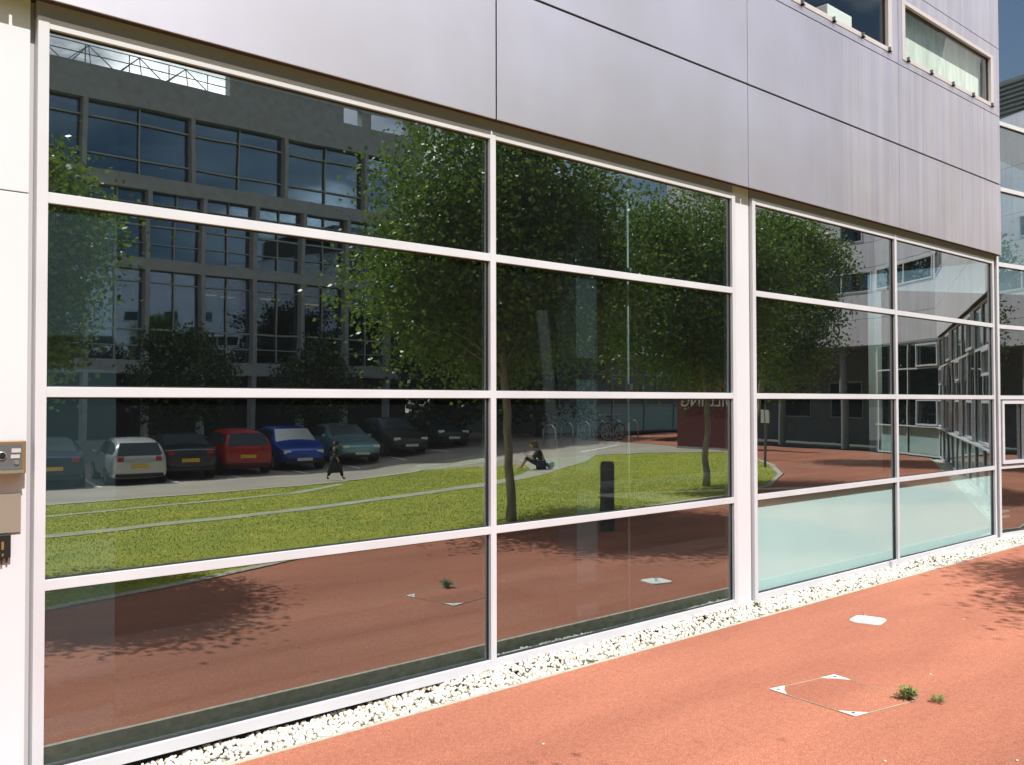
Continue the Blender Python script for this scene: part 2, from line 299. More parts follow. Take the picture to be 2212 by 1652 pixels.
PATH = [(-40,-7.6,.42),(-5,-7.9,.42),(3.5,-8.2,.42),(7.4,-8.9,.42),(9.8,-9.7,.45),(13.0,-11.0,.5),(15.4,-12.4,.56),(17.0,-13.5,.7),(18.4,-14.5,1.0),(19.9,-15.7,1.9),(21.4,-17.2,2.6)]
PATH2 = [(-30,-11.3,.32),(4.4,-11.6,.32),(7.0,-12.25,.32),(9.5,-12.8,.30),(11.9,-14.9,.25)]
strip('path', PATH, 0.006, 'pathing'); strip('path', PATH2, 0.006, 'pathing')
strip('paving_edge', wd([(-60,-0.261),(12.88,-0.386),(25.95,-6.936),(28.02,-9.84),(28.2,-18)], 0.028), 0.0025, 'edging')
# side of the paving slab that drops into the gravel trough
b = MB(); tr = [(-60,-0.248),(12.9,-0.373),(25.97,-6.925),(28.04,-9.83)]
for (x0, y0), (x1, y1) in zip(tr[:-1], tr[1:]): b.quad((x0, y0, -0.155), (x1, y1, -0.155), (x1, y1, -0.004), (x0, y0, -0.004))
b.build('trough_edge', 'edge_side', kind='structure')
# parking bay lines and patches
for i, x in enumerate((6.2, 8.3, 10.5, 12.6, 15.0, 17.2, 19.4, 21.6)):
    y = -20.4 - 0.17*(x-6); strip('bay_marking', [(x, y, 0.1), (x+0.9, y-4.6, 0.1)], -0.004, 'white')
strip('bay_marking', [(23.0, -17.6, 0.12), (25.6, -18.2, 0.12)], -0.004, 'white')
drape('road_patch', [(17.0,-19.6),(18.2,-18.2),(20.5,-18.8),(21.5,-20.9),(18.6,-20.8)], -0.006, 'pathing', depth=0.01)

# ------------------------------------------------------------------ gravel (stuff)
def ico(sub):
    bm = bmesh.new(); bmesh.ops.create_icosphere(bm, subdivisions=sub, radius=1.0)
    v = np.array([x.co[:] for x in bm.verts]); f = np.array([[q.index for q in p.verts] for p in bm.faces]); bm.free(); return v, f
def pebbles(pos, size, sub, name, m, label=None):
    v, f = ico(sub); n = len(pos); V = np.empty((n, len(v), 3)); 
    for i in range(n):
        a = rng.normal(size=(3, 3)); q, _ = np.linalg.qr(a)
        sc = size[i]*np.array([1.0, rng.uniform(.62, .95), rng.uniform(.42, .7)])
        V[i] = (v*sc*(1+0.10*np.sin(v[:, [1, 2, 0]]*3+rng.uniform(0, 6)))) @ q.T + pos[i]
    F = (f[None] + (np.arange(n)*len(v))[:, None, None]).reshape(-1, 3); V = V.reshape(-1, 3)
    me = bpy.data.meshes.new(name); me.vertices.add(len(V)); me.vertices.foreach_set('co', V.ravel()); me.loops.add(F.size); me.loops.foreach_set('vertex_index', F.ravel().astype(np.int32))
    me.polygons.add(len(F)); me.polygons.foreach_set('loop_start', (np.arange(len(F))*3).astype(np.int32)); me.polygons.foreach_set('loop_total', np.full(len(F), 3, np.int32)); me.update(); me.validate()
    me.materials.append(M[m]); me.shade_smooth(); o = bpy.data.objects.new(name, me); COL.objects.link(o); o['kind'] = 'stuff'; 
    if label: o['label'] = label
    return o
def pebble_mat():
    m = M['pebble']; n = m.node_tree.nodes; l = m.node_tree.links; b = n['Principled BSDF']
    g = n.new('ShaderNodeNewGeometry'); c = n.new('ShaderNodeValToRGB'); e = c.color_ramp.elements
    e[0].color = (0.50, 0.45, 0.38, 1); e[1].color = (0.68, 0.65, 0.58, 1); x = e.new(0.12); x.color = (0.60, 0.565, 0.49, 1); x = e.new(0.03); x.color = (0.40, 0.27, 0.17, 1)
    l.new(g.outputs['Random Per Island'], c.inputs[0]); l.new(c.outputs[0], b.inputs['Base Color'])
pebble_mat()
N = 8600; px = 0.6 + (12.8-0.6)*rng.random(N)**1.15; t = rng.random(N); py = -0.238 + 0.275*t - np.where(px > 11, (px-11)*0.04, 0)
dip = np.clip((3.6-px)/2.2, 0, 1)*0.045
pz = -0.074 + 0.045*t + 0.014*np.clip((px-2.3)/2, 0, 1) - dip*np.clip((t-.3)*1.6, 0.3, 1) + 0.012*rng.random(N) + 0.010*np.sin(px*3.1+2*t)
pebbles(np.c_[px, py, pz], rng.uniform(0.011, 0.021, N), 1, 'gravel', 'pebble', 'white rounded pebbles filling the strip along the foot of the glass facade')
flat('gravel_bed', [(-60,-0.247),(12.92,-0.372),(26.0,-6.92),(28.2,-9.9),(28.9,-9.6),(26.7,-6.5),(13.1,0.06),(-60,0.06)], -0.115, 'edge_side')
N = 2600; u = rng.random(N); v_ = rng.random(N); dW = (W1-W0); nW = Vector((dW.y, -dW.x)).normalized()*-1
qx = W0.x + dW.x*u + nW.x*(0.12+0.28*v_); qy = W0.y + dW.y*u + nW.y*(0.12+0.28*v_)
pebbles(np.c_[qx, qy, -0.05-0.02*rng.random(N)], rng.uniform(0.026, 0.045, N), 1, 'gravel', 'pebble', 'white pebbles along the foot of the angled glazed wing')

# ------------------------------------------------------------------ the office building
bld = thing('office_building', 'grey metal clad office building with white framed curtain wall glazing', 'building', (0, 0, 0.035))
DEL = 0.004; GY = 0.028; F = 0.046
Z = dict(bot=-0.05, sill=0.008, t3=(0.786, 0.832), t2=(1.630, 1.676), t1=(2.479, 2.527), head=(3.250, 3.297))
def framework(b, g, x0, x1, muls, rows, y0=0.0, y1=0.085, T=None, fw=F):
    """outer frame + mullions + transoms into b, gaskets into g; returns list of openings"""
    zb, zt = rows[0][0], rows[-1][1]; T = T or Matrix.Identity(4)
    xs = [(x0, x0+fw)] + muls + [(x1-fw, x1)]
    for i, (a, c) in enumerate(xs): b.box(a, c, y0-0.0025, y1, zb-0.001, zt+0.001, T)
    opens = []
    for (a, c), (d, e) in zip(xs[:-1], xs[1:]):
        for r in rows: b.box(c-0.001, d+0.001, y0, y1-0.002, r[0], r[1], T)
        for r0, r1 in zip(rows[:-1], rows[1:]):
            opens.append((c, d, r0[1], r1[0]))
            q = 0.006
            for bx in ((c, d, r0[1], r0[1]+q), (c, d, r1[0]-q, r1[0]), (c, c+q, r0[1], r1[0]), (d-q, d, r0[1], r1[0])): g.box(bx[0], bx[1], y0+GY-0.008, y0+GY+0.02, bx[2], bx[3], T)
    return opens
def pane(parent, o, y=GY, m='glass', T=None, name='pane', label=None, tilt=True, inset=0.004):
    x0, x1, z0, z1 = o; x0 += inset; x1 -= inset; z0 += inset; z1 -= inset; zc = (z0+z1)/2; xc = (x0+x1)/2; T = T or Matrix.Identity(4)
    a = random.uniform(-0.0011, 0.0011) if tilt else 0; dd = DEL + random.uniform(-0.0004, 0.0004) if tilt else 0
    P_ = lambda x, z: T @ Vector((x, y - dd*(z-zc) + a*(x-xc), z))
    return MB().quad(P_(x0, z0), P_(x1, z0), P_(x1, z1), P_(x0, z1)).build(name, m, parent, label=label)
ROWS = [(Z['bot'], Z['sill']), Z['t3'], Z['t2'], Z['t1'], Z['head']]
def window(x0, x1, muls, rows=ROWS, label=None, frosted_low=False, T=None, y0=0.0, m='glass', tilt=True, fw=F):
    b, g = MB(), MB(); ops = framework(b, g, x0, x1, muls, rows, y0=y0, T=T, fw=fw)
    wn = b.build('window', 'frame', bld, label=label, bevel=0.0018 if T is None else 0); g.build('gasket', 'gasket', wn)
    for o in ops:
        low = abs(o[2]-rows[0][1]) < 1e-6; m_ = 'glass_clear' if (low and frosted_low) else m
        pane(wn, o, y=y0+GY, m=m_, T=T, tilt=tilt, label='lowest pane of the window' if low else None)
        if low and frosted_low:
            fb = MB(); fb.box(o[0]+0.002, o[1]-0.002, y0+0.052, y0+0.060, o[2]+0.002, o[3]-0.002, T); fb.build('frosted_panel', 'frost', wn, label='pale mint frosted lower panel')
    return wn, ops
mat('frost', (0.45, 0.60, 0.62), 0.7, var=0.03, vscale=1.2)
w1_, _ = window(1.155, 6.402, [(3.762, 3.808)], label='four rows of large clear panes between the left panel and the broad column')
w3_, _ = window(6.645, 11.765, [(9.196, 9.242)], label='window with frosted mint panels in its lowest row', frosted_low=True)
# interior rod with clamps behind the second bay
b = MB(); b.tube([(5.215, 0.13, -0.02), (5.215, 0.13, 3.25)], 0.009, 10)
b.build('tie_rod', 'rod_steel', w1_, smooth=True)
for z in (0.02, 0.845, 1.690, 2.540):
    b = MB(); b.box(5.195, 5.235, 0.10, 0.15, z, z+0.022); b.box(5.195, 5.201, 0.10, 0.15, z+0.022, z+0.05); b.box(5.229, 5.235, 0.10, 0.15, z+0.022, z+0.05); b.build('rod_clamp', 'steel', w1_)
# broad column, recess gaps, top strip, left wall panel
MB().box(6.4025, 6.632, 0.027, 0.09, -0.06, 3.372).build('column_panel', 'panel_white', bld, bevel=0.002)
MB().box(6.6325, 6.6445, 0.06, 0.09, -0.06, 3.37).build('recess', 'frame_side', bld)
MB().box(11.7655, 11.855, 0.03, 0.08, -0.06, 3.36).build('recess', 'frame_side', bld)
for z0, z1 in ((-0.06, 2.512), (2.517, 3.372)): MB().box(-6.0, 1.131, 0.027, 0.09, z0, z1).build('wall_panel', 'panel_white', bld, bevel=0.002)
MB().box(1.1315, 1.1545, 0.06, 0.09, -0.06, 3.37).build('recess', 'frame_side', bld)
for x0, x1 in ((1.155, 6.402), (6.645, 11.8)): MB().box(x0, x1, 0.027, 0.09, 3.2985, 3.372).build('top_strip', 'strip_grey', bld)
MB().box(-6, 11.86, 0.086, 0.12, 3.30, 3.42).build('lintel', 'interior', bld)
MB().box(-6, 11.86, -0.040, 0.10, 3.374, 3.384).build('soffit', 'soffit', bld)
b = MB(); b.box(-6, 11.80, 0.07, 0.14, -0.16, -0.052); b.build('plinth', 'gap', bld)
# cladding panels on the upper wall
OY, OT = -0.06, 0.012
JX = [-4.43, -1.70, 1.030, 3.757, 6.502, 9.200, 11.848]; JG = [.014, .014, .014, .013, .009, .008, 0]
LV = [3.357, 4.198, 5.028, 5.855, 7.4, 9.2]; LG = [0, .017, .010, .010, .012, .012]
for i in range(len(JX)-1):
    x0, x1 = JX[i]+JG[i], JX[i+1]
    for k in range(len(LV)-1):
        if k == 2 and i >= 4:   # strip windows of the floor above
            continue
        z0, z1 = LV[k]+LG[k], LV[k+1]
        MB().box(x0, x1, OY, OY+OT, z0, z1).build('cladding_panel', 'cladding', bld, bevel=0.0015)
for bx in ((-6, 11.835, 3.39, 5.10), (-6, 6.60, 5.101, 5.739), (9.10, 9.27, 5.101, 5.739), (11.68, 11.835, 5.101, 5.739), (-6, 11.835, 5.74, 9.2)): MB().box(bx[0], bx[1], -0.030, -0.02, bx[2], bx[3]).build('backing_wall', 'gap', bld)
MB().box(11.836, 11.848, OY+OT+0.0005, 0.05, 3.345, 9.2).build('cladding_return', 'cladding', bld)
# strip windows
def strip_window(x0, x1, gx0, gx1, label):
    z0, z1 = LV[2]+LG[2], LV[3]; b = MB(); gz0, gz1 = 5.150, 5.690
    b.box(x0, x1, OY, OY+0.03, z0, 5.098); b.box(x0, x1, OY, OY+0.03, 5.742, z1); b.box(x0, gx0-0.075, OY, OY+0.03, 5.098, 5.742); b.box(gx1+0.085, x1, OY, OY+0.03, 5.098, 5.742)
    c = b.build('spandrel_panel', 'cladding', bld)
    b = MB(); fx0, fx1 = gx0-0.070, gx1+0.080; b.box(fx0, fx1, OY-0.004, 0.0, 5.103, gz0); b.box(fx0, fx1, OY-0.004, 0.0, gz1, 5.737); b.box(fx0, gx0, OY-0.004, 0.0, gz0, gz1); b.box(gx1, fx1, OY-0.004, 0.0, gz0, gz1)
    wn = b.build('window', 'strip_frame', bld, label=label, bevel=0.003)
    g = MB(); q = 0.012
    g.box(gx0, gx1, OY+0.03, OY+0.05, gz0, gz0+q); g.box(gx0, gx1, OY+0.03, OY+0.05, gz1-q, gz1); g.box(gx0, gx0+q, OY+0.03, OY+0.05, gz0, gz1); g.box(gx1-q, gx1, OY+0.03, OY+0.05, gz0, gz1); g.build('gasket', 'gasket', wn)
    pane(wn, (gx0, gx1, gz0, gz1), y=OY+0.042, m='glass_clear', tilt=False)
    n = 4; 
    for k in range(5):
        hx = gx0+0.03 + (gx1-gx0-0.04)*k/4; h = MB(); h.box(hx-0.007, hx+0.007, OY-0.030, OY-0.004, 5.098, 5.146); h.box(hx-0.007, hx+0.028, OY-0.030, OY-0.004, 5.098, 5.110); h.build('hinge', 'steel_dark', wn)
    return wn
mat('strip_frame', (0.60, 0.54, 0.53), 0.45, 0.3, var=0.04, vscale=3)
strip_window(6.511, 9.200, 6.76, 8.990, 'upper strip window with bare glass beside the blinded one')
wb = strip_window(9.208, 11.848, 9.362, 11.595, 'upper strip window filled by a pale drawn blind')
MB().box(9.25, 11.70, 0.085, 0.095, 5.10, 5.75).build('blind', 'blind', wb)
# room behind
for nm, bx, mm_ in (('interior_floor', (-6, 11.9, 0.09, 9, -0.05, -0.02), 'interior'), ('interior_wall', (-6, 26, 8.8, 9, -0.05, 9), 'interior'), ('ceiling', (-6, 11.9, 0.13, 9, 3.30, 3.40), 'interior'),
                   ('interior_floor', (-6, 11.9, 0.01, 9, 4.98, 5.04), 'interior'), ('ceiling', (-6, 11.9, 0.01, 9, 6.3, 6.4), 'interior'), ('side_wall', (-6.1, -6.0, 0.1, 9, -0.05, 9.2), 'interior')):
    MB().box(*bx).build(nm, mm_, bld)
MB().box(1.16, 1.668, 0.50, 0.56, -0.02, 3.30).build('interior_post', 'interior_post', bld)
MB().box(5.047, 5.288, 0.50, 0.70, -0.02, 3.30).build('interior_post', 'interior_post', bld)
# roof
MB().box(-6, 11.8, -0.09, 9, 9.2, 9.35).build('roof', 'cladding', bld)

# wing: a first short glazed facet, then the long angled wing and the end block
def segT(ax, ay, hd): return Matrix.Translation((ax, ay, 0)) @ Matrix.Rotation(hd, 4, 'Z')
hA = R(-7.5); A0 = (11.862, 0.004); lenA = 1.24
TA = segT(*A0, hA)
rowsA = [(Z['bot'], Z['sill']), Z['t3'], Z['t2'], Z['t1'], (3.236, 3.288), (4.165, 4.215), (4.975, 5.025), (7.3, 7.36)]
wA, opA = window(0, lenA, [], rowsA, label='tall glazed facet rising past the cladding corner', T=TA, m='glass', tilt=False)
glass_mat('glass_high', 0.62, (0.42, 0.52, 0.52), tint=(0.85, 0.95, 1.0), wav=0)
for c_ in wA.children:
    if c_.name.startswith('pane') and max(v.co.z for v in c_.data.vertices) > 6: c_.data.materials.clear(); c_.data.materials.append(M['glass_high'])
ow = MB()
for bx in ((0.055, 0.62, 0.845, 0.885), (0.055, 0.62, 1.575, 1.615), (0.055, 0.100, 0.885, 1.575), (0.575, 0.62, 0.885, 1.575)): ow.box(bx[0], bx[1], -0.022, 0.02, bx[2], bx[3], TA)
ow.build('opening_light', 'frame', bld, label='white opening light in the glazed facet')
rb = MB(); 
for z in (0.17, 0.235): rb.box(0.06, 0.42, 0.10, 0.13, z, z+0.022, TA)
rb.box(0.05, 0.075, 0.10, 0.13, 0.03, 0.55, TA); rb.build('rail', 'white', bld)
eA = TA @ Vector((lenA, 0, 0)); Wa = Vector((eA.x, eA.y)); Wb = Vector((26.55, -6.95)); Wc = Vector((28.6, -9.75)); Wd = Vector((30.8, -20))
def facade_run(a, b_, bays, frosted=True, label=None, low=True, upper=True, light_every=2):
    d = b_-a; Ln = d.length; hd = math.atan2(d.y, d.x); T = segT(a.x, a.y, hd); bw = Ln/bays
    if low:
        rows = [(Z['bot'], Z['sill']), Z['t3'], Z['t2'], Z['t1'], Z['head']]
        muls = [(i*bw-0.024, i*bw+0.024) for i in range(1, bays)]
        wn, ops = window(0, Ln, muls, rows, label=label, frosted_low=frosted, T=T, m='glass_wing', tilt=False)
        for i in range(bays):
            if i % light_every == 0:
                x0, x1 = i*bw+0.04, min((i+1)*bw-0.04, i*bw+1.2)
                for z0, z1 in ((0.85, 1.61), (2.0, 2.46)) if i % (2*light_every) else ((0.85, 1.61), (2.55, 3.22)):
                    b = MB(); b.box(x0, x1, -0.05, 0.01, z0, z0+0.05, T); b.box(x0, x1, -0.05, 0.01, z1-0.05, z1, T); b.box(x0, x0+0.05, -0.05, 0.01, z0+0.05, z1-0.05, T); b.box(x1-0.05, x1, -0.05, 0.01, z0+0.05, z1-0.05, T); b.build('opening_light', 'frame', bld)
        b = MB(); b.box(0, Ln, -0.10, -0.003, 0.80, 0.825, T); b.build('ledge', 'frame', bld)
        MB().box(0, Ln, 3.2, 3.3, -0.05, 3.4, T).build('interior_wall', 'interior', bld)
        MB().box(0, Ln, 0.1, 3.2, -0.06, -0.03, T).build('interior_floor', 'interior', bld)
    MB().box(0, Ln, -0.05, 0.1, 3.345, 3.36, T).build('soffit', 'soffit', bld)
    MB().box(0, Ln, -0.03, -0.01, 3.365, 10.6, T).build('backing_wall', 'gap', bld)
    n2 = max(1, round(Ln/2.7)); pw = Ln/n2; lv = [3.33, 4.19, 5.01, 5.84, 6.66, 7.5, 9.0, 10.6]
    for i in range(n2):
        for k in range(len(lv)-1):
            x0, x1 = i*pw+0.006, (i+1)*pw-0.006; z0, z1 = lv[k]+0.006, lv[k+1]-0.006
            if upper and k in (2, 4) and (i*7+k) % 5 != 0:
                gx0, gx1, gz0, gz1 = x0+0.18, x1-0.18, z0+0.10, z1-0.14
                if k == 4: gx0, gx1 = x0+0.5, x0+1.35
                b = MB(); b.box(x0, x1, OY, OY+0.02, z0, gz0, T); b.box(x0, x1, OY, OY+0.02, gz1, z1, T); b.box(x0, gx0, OY, OY+0.02, gz0, gz1, T); b.box(gx1, x1, OY, OY+0.02, gz0, gz1, T); b.build('cladding_panel', 'cladding_wing', bld)
                b = MB(); q = 0.05; ya, yb = OY-0.02, OY-0.001
                b.box(gx0-q, gx1+q, ya, yb, gz0-q, gz0, T); b.box(gx0-q, gx1+q, ya, yb, gz1, gz1+q, T); b.box(gx0-q, gx0, ya, yb, gz0, gz1, T); b.box(gx1, gx1+q, ya, yb, gz0, gz1, T)
                if k == 2: b.box((gx0+gx1)/2-0.03, (gx0+gx1)/2+0.03, ya, yb, gz0, gz1, T)
                wn = b.build('window', 'frame', bld); pane(wn, (gx0, gx1, gz0, gz1), y=OY+0.01, m='glass_wing', T=T, tilt=False)
            else:
                MB().box(x0, x1, OY, OY+OT, z0, z1, T).build('cladding_panel', 'cladding_wing', bld)
    return T, Ln
facade_run(Wa, Wb, 11, label='long glazed ground floor of the angled wing')
facade_run(Wb, Wc, 2, label='glazed ground floor at the turn of the wing')
Te, Le = facade_run(Wc, Wd, 4, low=False)
# recessed dark entrance under the end block
MB().box(0, Le, 3.0, 3.1, -0.05, 3.3, Te).build('entrance_wall', 'darkwall', bld)
MB().box(0, Le, -0.02, 3.0, 3.30, 3.34, Te).build('soffit', 'darkwall', bld)
MB().box(0.0, 0.06, 0.0, 3.0, -0.05, 3.3, Te).build('side_wall', 'darkwall', bld)
for x in (1.6, 4.4, 7.2, 10.0): MB().tube([Te @ Vector((x, 0.35, -0.05)), Te @ Vector((x, 0.35, 3.3))], 0.13, 16).build('column', 'darkwall', bld, smooth=False)
for x in (1.0, 3.0, 5.4, 7.8):
    b = MB(); b.box(x, x+1.5, 2.95, 2.99, 0.9, 0.95, Te); b.box(x, x+1.5, 2.95, 2.99, 2.2, 2.25, Te); b.box(x, x+0.05, 2.95, 2.99, 0.95, 2.2, Te); b.box(x+1.45, x+1.5, 2.95, 2.99, 0.95, 2.2, Te)
    wn = b.build('window', 'far_frame', bld); pane(wn, (x+0.05, x+1.45, 0.95, 2.2), y=2.97, m='glass_far', T=Te, tilt=False)
MB().prism([(11.95,0.5),(13.1,0.2),(26.7,-6.5),(28.8,-9.6),(30.95,-19.9),(44,-20),(44,9),(11.95,9)], 10.6, 10.75).build('roof', 'cladding', bld)
# louvred plant room on the roof of the end block
pr = MB(); pr.box(30.2, 38, -19, -9.8, 10.75, 12.3); pr.build('plant_room', 'darkwall', bld)
b = MB()
for k in range(9): b.box(30.08, 30.2, -18.9, -9.9, 10.85+k*0.155, 10.92+k*0.155); b.box(30.1, 37.9, -9.8, -9.7, 10.85+k*0.155, 10.92+k*0.155)
b.build('louvre', 'louvre', bld)

# ------------------------------------------------------------------ things on the left wall panel
t = thing('intercom', 'brass edged intercom box with camera lens and keypad at top of left wall panel', 'intercom', (1.05, 0.027, 1.405))
b = MB(); b.box(-0.20, 0.066, -0.050, -0.0015, -0.066, 0.074); b.build('housing', 'brass', t, bevel=0.003)
b = MB(); b.box(-0.19, 0.050, -0.0530, -0.0505, -0.045, 0.060); b.build('face_plate', 'steel_dark', t)
b = MB(); b.box(-0.19, 0.052, -0.072, -0.0505, -0.062, -0.050); b.build('lip', 'steel', t)
b = MB(); b.tube([(-0.028, -0.0532, 0.012), (-0.028, -0.062, 0.012)], 0.012, 20); b.build('lens', 'black', t, smooth=False)
b = MB(); b.ring((-0.028, -0.056, 0.012), (0,1,0), 0.015, 0.003, 24, 8); b.build('lens_ring', 'steel', t, smooth=True)
b = MB(); b.tube([(0.028, -0.0532, -0.018), (0.028, -0.058, -0.018)], 0.009, 16); b.build('button', 'steel', t)
b = MB(); b.box(0.005, 0.040, -0.0555, -0.0532, 0.000, 0.016); b.box(0.008, 0.044, -0.0555, -0.0532, 0.024, 0.042); b.build('keypad', 'frame_side', t)
b = MB(); b.box(0.85, 1.108, 0.019, 0.0265, 1.085, 1.251); b.build('blank_plate', 'taupe', bevel=0.001, label='plain taupe metal plate under the intercom on left wall panel', cat='wall plate')
t = thing('card_reader', 'small black card reader below the taupe plate on left wall panel', 'card reader', (1.033, 0.027, 1.03))
b = MB(); b.box(-0.05, 0.034, -0.024, -0.0015, -0.050, 0.052); b.build('housing', 'black', t, bevel=0.004)
b = MB(); b.box(-0.004, 0.006, -0.0262, -0.0243, -0.012, 0.022); b.box(-0.002, 0.005, -0.0262, -0.0243, -0.040, -0.028); b.build('indicator', 'brass', t)
b = MB(); b.tube([(0.0, -0.012, -0.05), (0.0, -0.012, -0.075)], 0.004, 8); b.tube([(0.02, -0.012, -0.05), (0.02, -0.012, -0.070)], 0.004, 8); b.build('clip', 'black', t)
# objects standing on the sill of the upper window
b = MB(); b.box(8.02, 8.48, 0.06, 0.30, 5.077, 5.39); b.build('storage_box', 'white', bevel=0.006, label='white box standing on the sill behind the bare upper window', cat='box')
b = MB()
vs, fs = ico(3); b.add([(7.76+0.17*v[0], 0.22+0.13*v[1], 5.077+0.20*max(v[2], 0.0)) for v in vs], [tuple(f) for f in fs]); b.build('red_bag', 'bright_red', smooth=True, label='rounded red bag on the sill left of the white box', cat='bag')

# ------------------------------------------------------------------ paving fittings
t = thing('access_cover', 'square inspection cover filled with terracotta surfacing with white corner plates', 'access cover', (4.859, -1.739, 0), 0)
cn = [Vector((4.639,-1.414)), Vector((5.162,-1.518)), Vector((5.065,-2.060)), Vector((4.566,-1.959))]; cen = sum(cn, Vector((0,0)))/4
loc = Vector((4.859, -1.739)); cl = [c-loc for c in cn]
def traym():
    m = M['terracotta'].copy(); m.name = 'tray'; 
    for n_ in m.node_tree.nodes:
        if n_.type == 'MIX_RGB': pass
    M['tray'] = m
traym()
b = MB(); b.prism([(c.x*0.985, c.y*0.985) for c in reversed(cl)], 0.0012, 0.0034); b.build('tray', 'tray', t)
b = MB()
for i in range(4):
    p, q = cl[i], cl[(i+1) % 4]; nrm = Vector((q-p).normalized()); s_ = Vector((-nrm.y, nrm.x))*0.0022
    b.prism([tuple(p+s_), tuple(p-s_), tuple(q-s_), tuple(q+s_)][::-1], 0.0012, 0.0046)
b.build('rim', 'pathing', t)
for i in (0, 1, 3):
    p = cl[i]; a = (cl[(i+1) % 4]-p).normalized(); c = (cl[i-1]-p).normalized(); k = 0.115 if i != 3 else 0.10
    pc = [p*1.01, p+a*k, p+a*k*0.45+c*k*0.45, p+c*k]
    cp = MB().prism([tuple(v) for v in pc], 0.0036, 0.0070).build('corner_plate', 'white', t)
    h = p + (a+c)*0.030; hb = MB(); hb.tube([(h.x, h.y, 0.0072), (h.x, h.y, 0.0082)], 0.011, 14); hb.build('key_hole', 'black', cp)
t = thing('drain_cover', 'small white rounded cover set in the terracotta paving', 'drain cover', (6.639, -0.979, 0), R(12))
pts = []
for k in range(4):
    cx, cy = ((.06,.055),(-.06,.055),(-.06,-.055),(.06,-.055))[k]
    for j in range(6): a = math.pi/2*(k + j/5); pts.append((cx+0.055*math.cos(a), cy+0.055*math.sin(a)))
MB().prism(pts, 0.001, 0.009).build('plate', 'white', t); 
MB().prism([(x*1.07, y*1.07) for x, y in pts], 0.0005, 0.004).build('surround', 'edge_side', t)
def tuft(name, loc_, n, h, spread, label, cat='weed', m='weed'):
    b = MB()
    for i in range(n):
        a = random.uniform(0, 6.28); r = spread*math.sqrt(random.random()); x, y = r*math.cos(a)*0.35, r*math.sin(a)*0.35
        ln = h*random.uniform(0.5, 1.0); ox, oy = math.cos(a)*r, math.sin(a)*r; wdt = h*0.035
        u = Vector((-math.sin(a), math.cos(a), 0))*wdt
        p0, p1, p2 = Vector((x, y, 0)), Vector((x+ox*0.5, y+oy*0.5, ln*0.7)), Vector((x+ox, y+oy, ln*random.uniform(.5, .95)))
        b.add([p0-u*.5, p0+u*.5, p1+u, p1-u, p2], [(0, 1, 2, 3), (3, 2, 4)])
        for s_ in range(3):
            q = p0.lerp(p2, random.uniform(.3, .9)); q.z = ln*random.uniform(.3, .9); dv = Vector((random.uniform(-1,1), random.uniform(-1,1), random.uniform(-.1,.6))).normalized()*h*0.28; sd_ = dv.cross(Vector((0,0,1))).normalized()*h*0.06
            b.add([q, q+dv*.5+sd_, q+dv, q+dv*.5-sd_], [(0, 1, 2, 3)])
    o = b.build(name, m, label=label, cat=cat); o.location = loc_; return o
tuft('weed', (5.037, -2.020, 0.002), 60, 0.085, 0.055, 'larger green weed growing at the corner of the access cover')
tuft('weed', (5.119, -2.153, 0.002), 34, 0.05, 0.045, 'smaller green weed beside the access cover corner')
tuft('weed', (6.601, -0.947, 0.008), 4, 0.075, 0.06, 'thin dry weed sprouting at the small white cover', m='bark')
tuft('weed', (6.52, -0.10, -0.05), 16, 0.09, 0.03, 'small weed in the gravel at the foot of the broad column')
for (x, y) in ((2.55, -2.2), (3.1, -1.15), (4.1, -2.35), (4.55, -2.75), (7.2, -1.45), (5.6, -1.9)):
    vs, fs = ico(1); MB().add([(x+0.008*v[0], y+0.006*v[1], 0.004+0.004*v[2]) for v in vs], [tuple(f) for f in fs]).build('pebble', 'pebble', label='stray pale pebble lying on the terracotta paving', cat='pebble', group='stray pebbles on the paving')

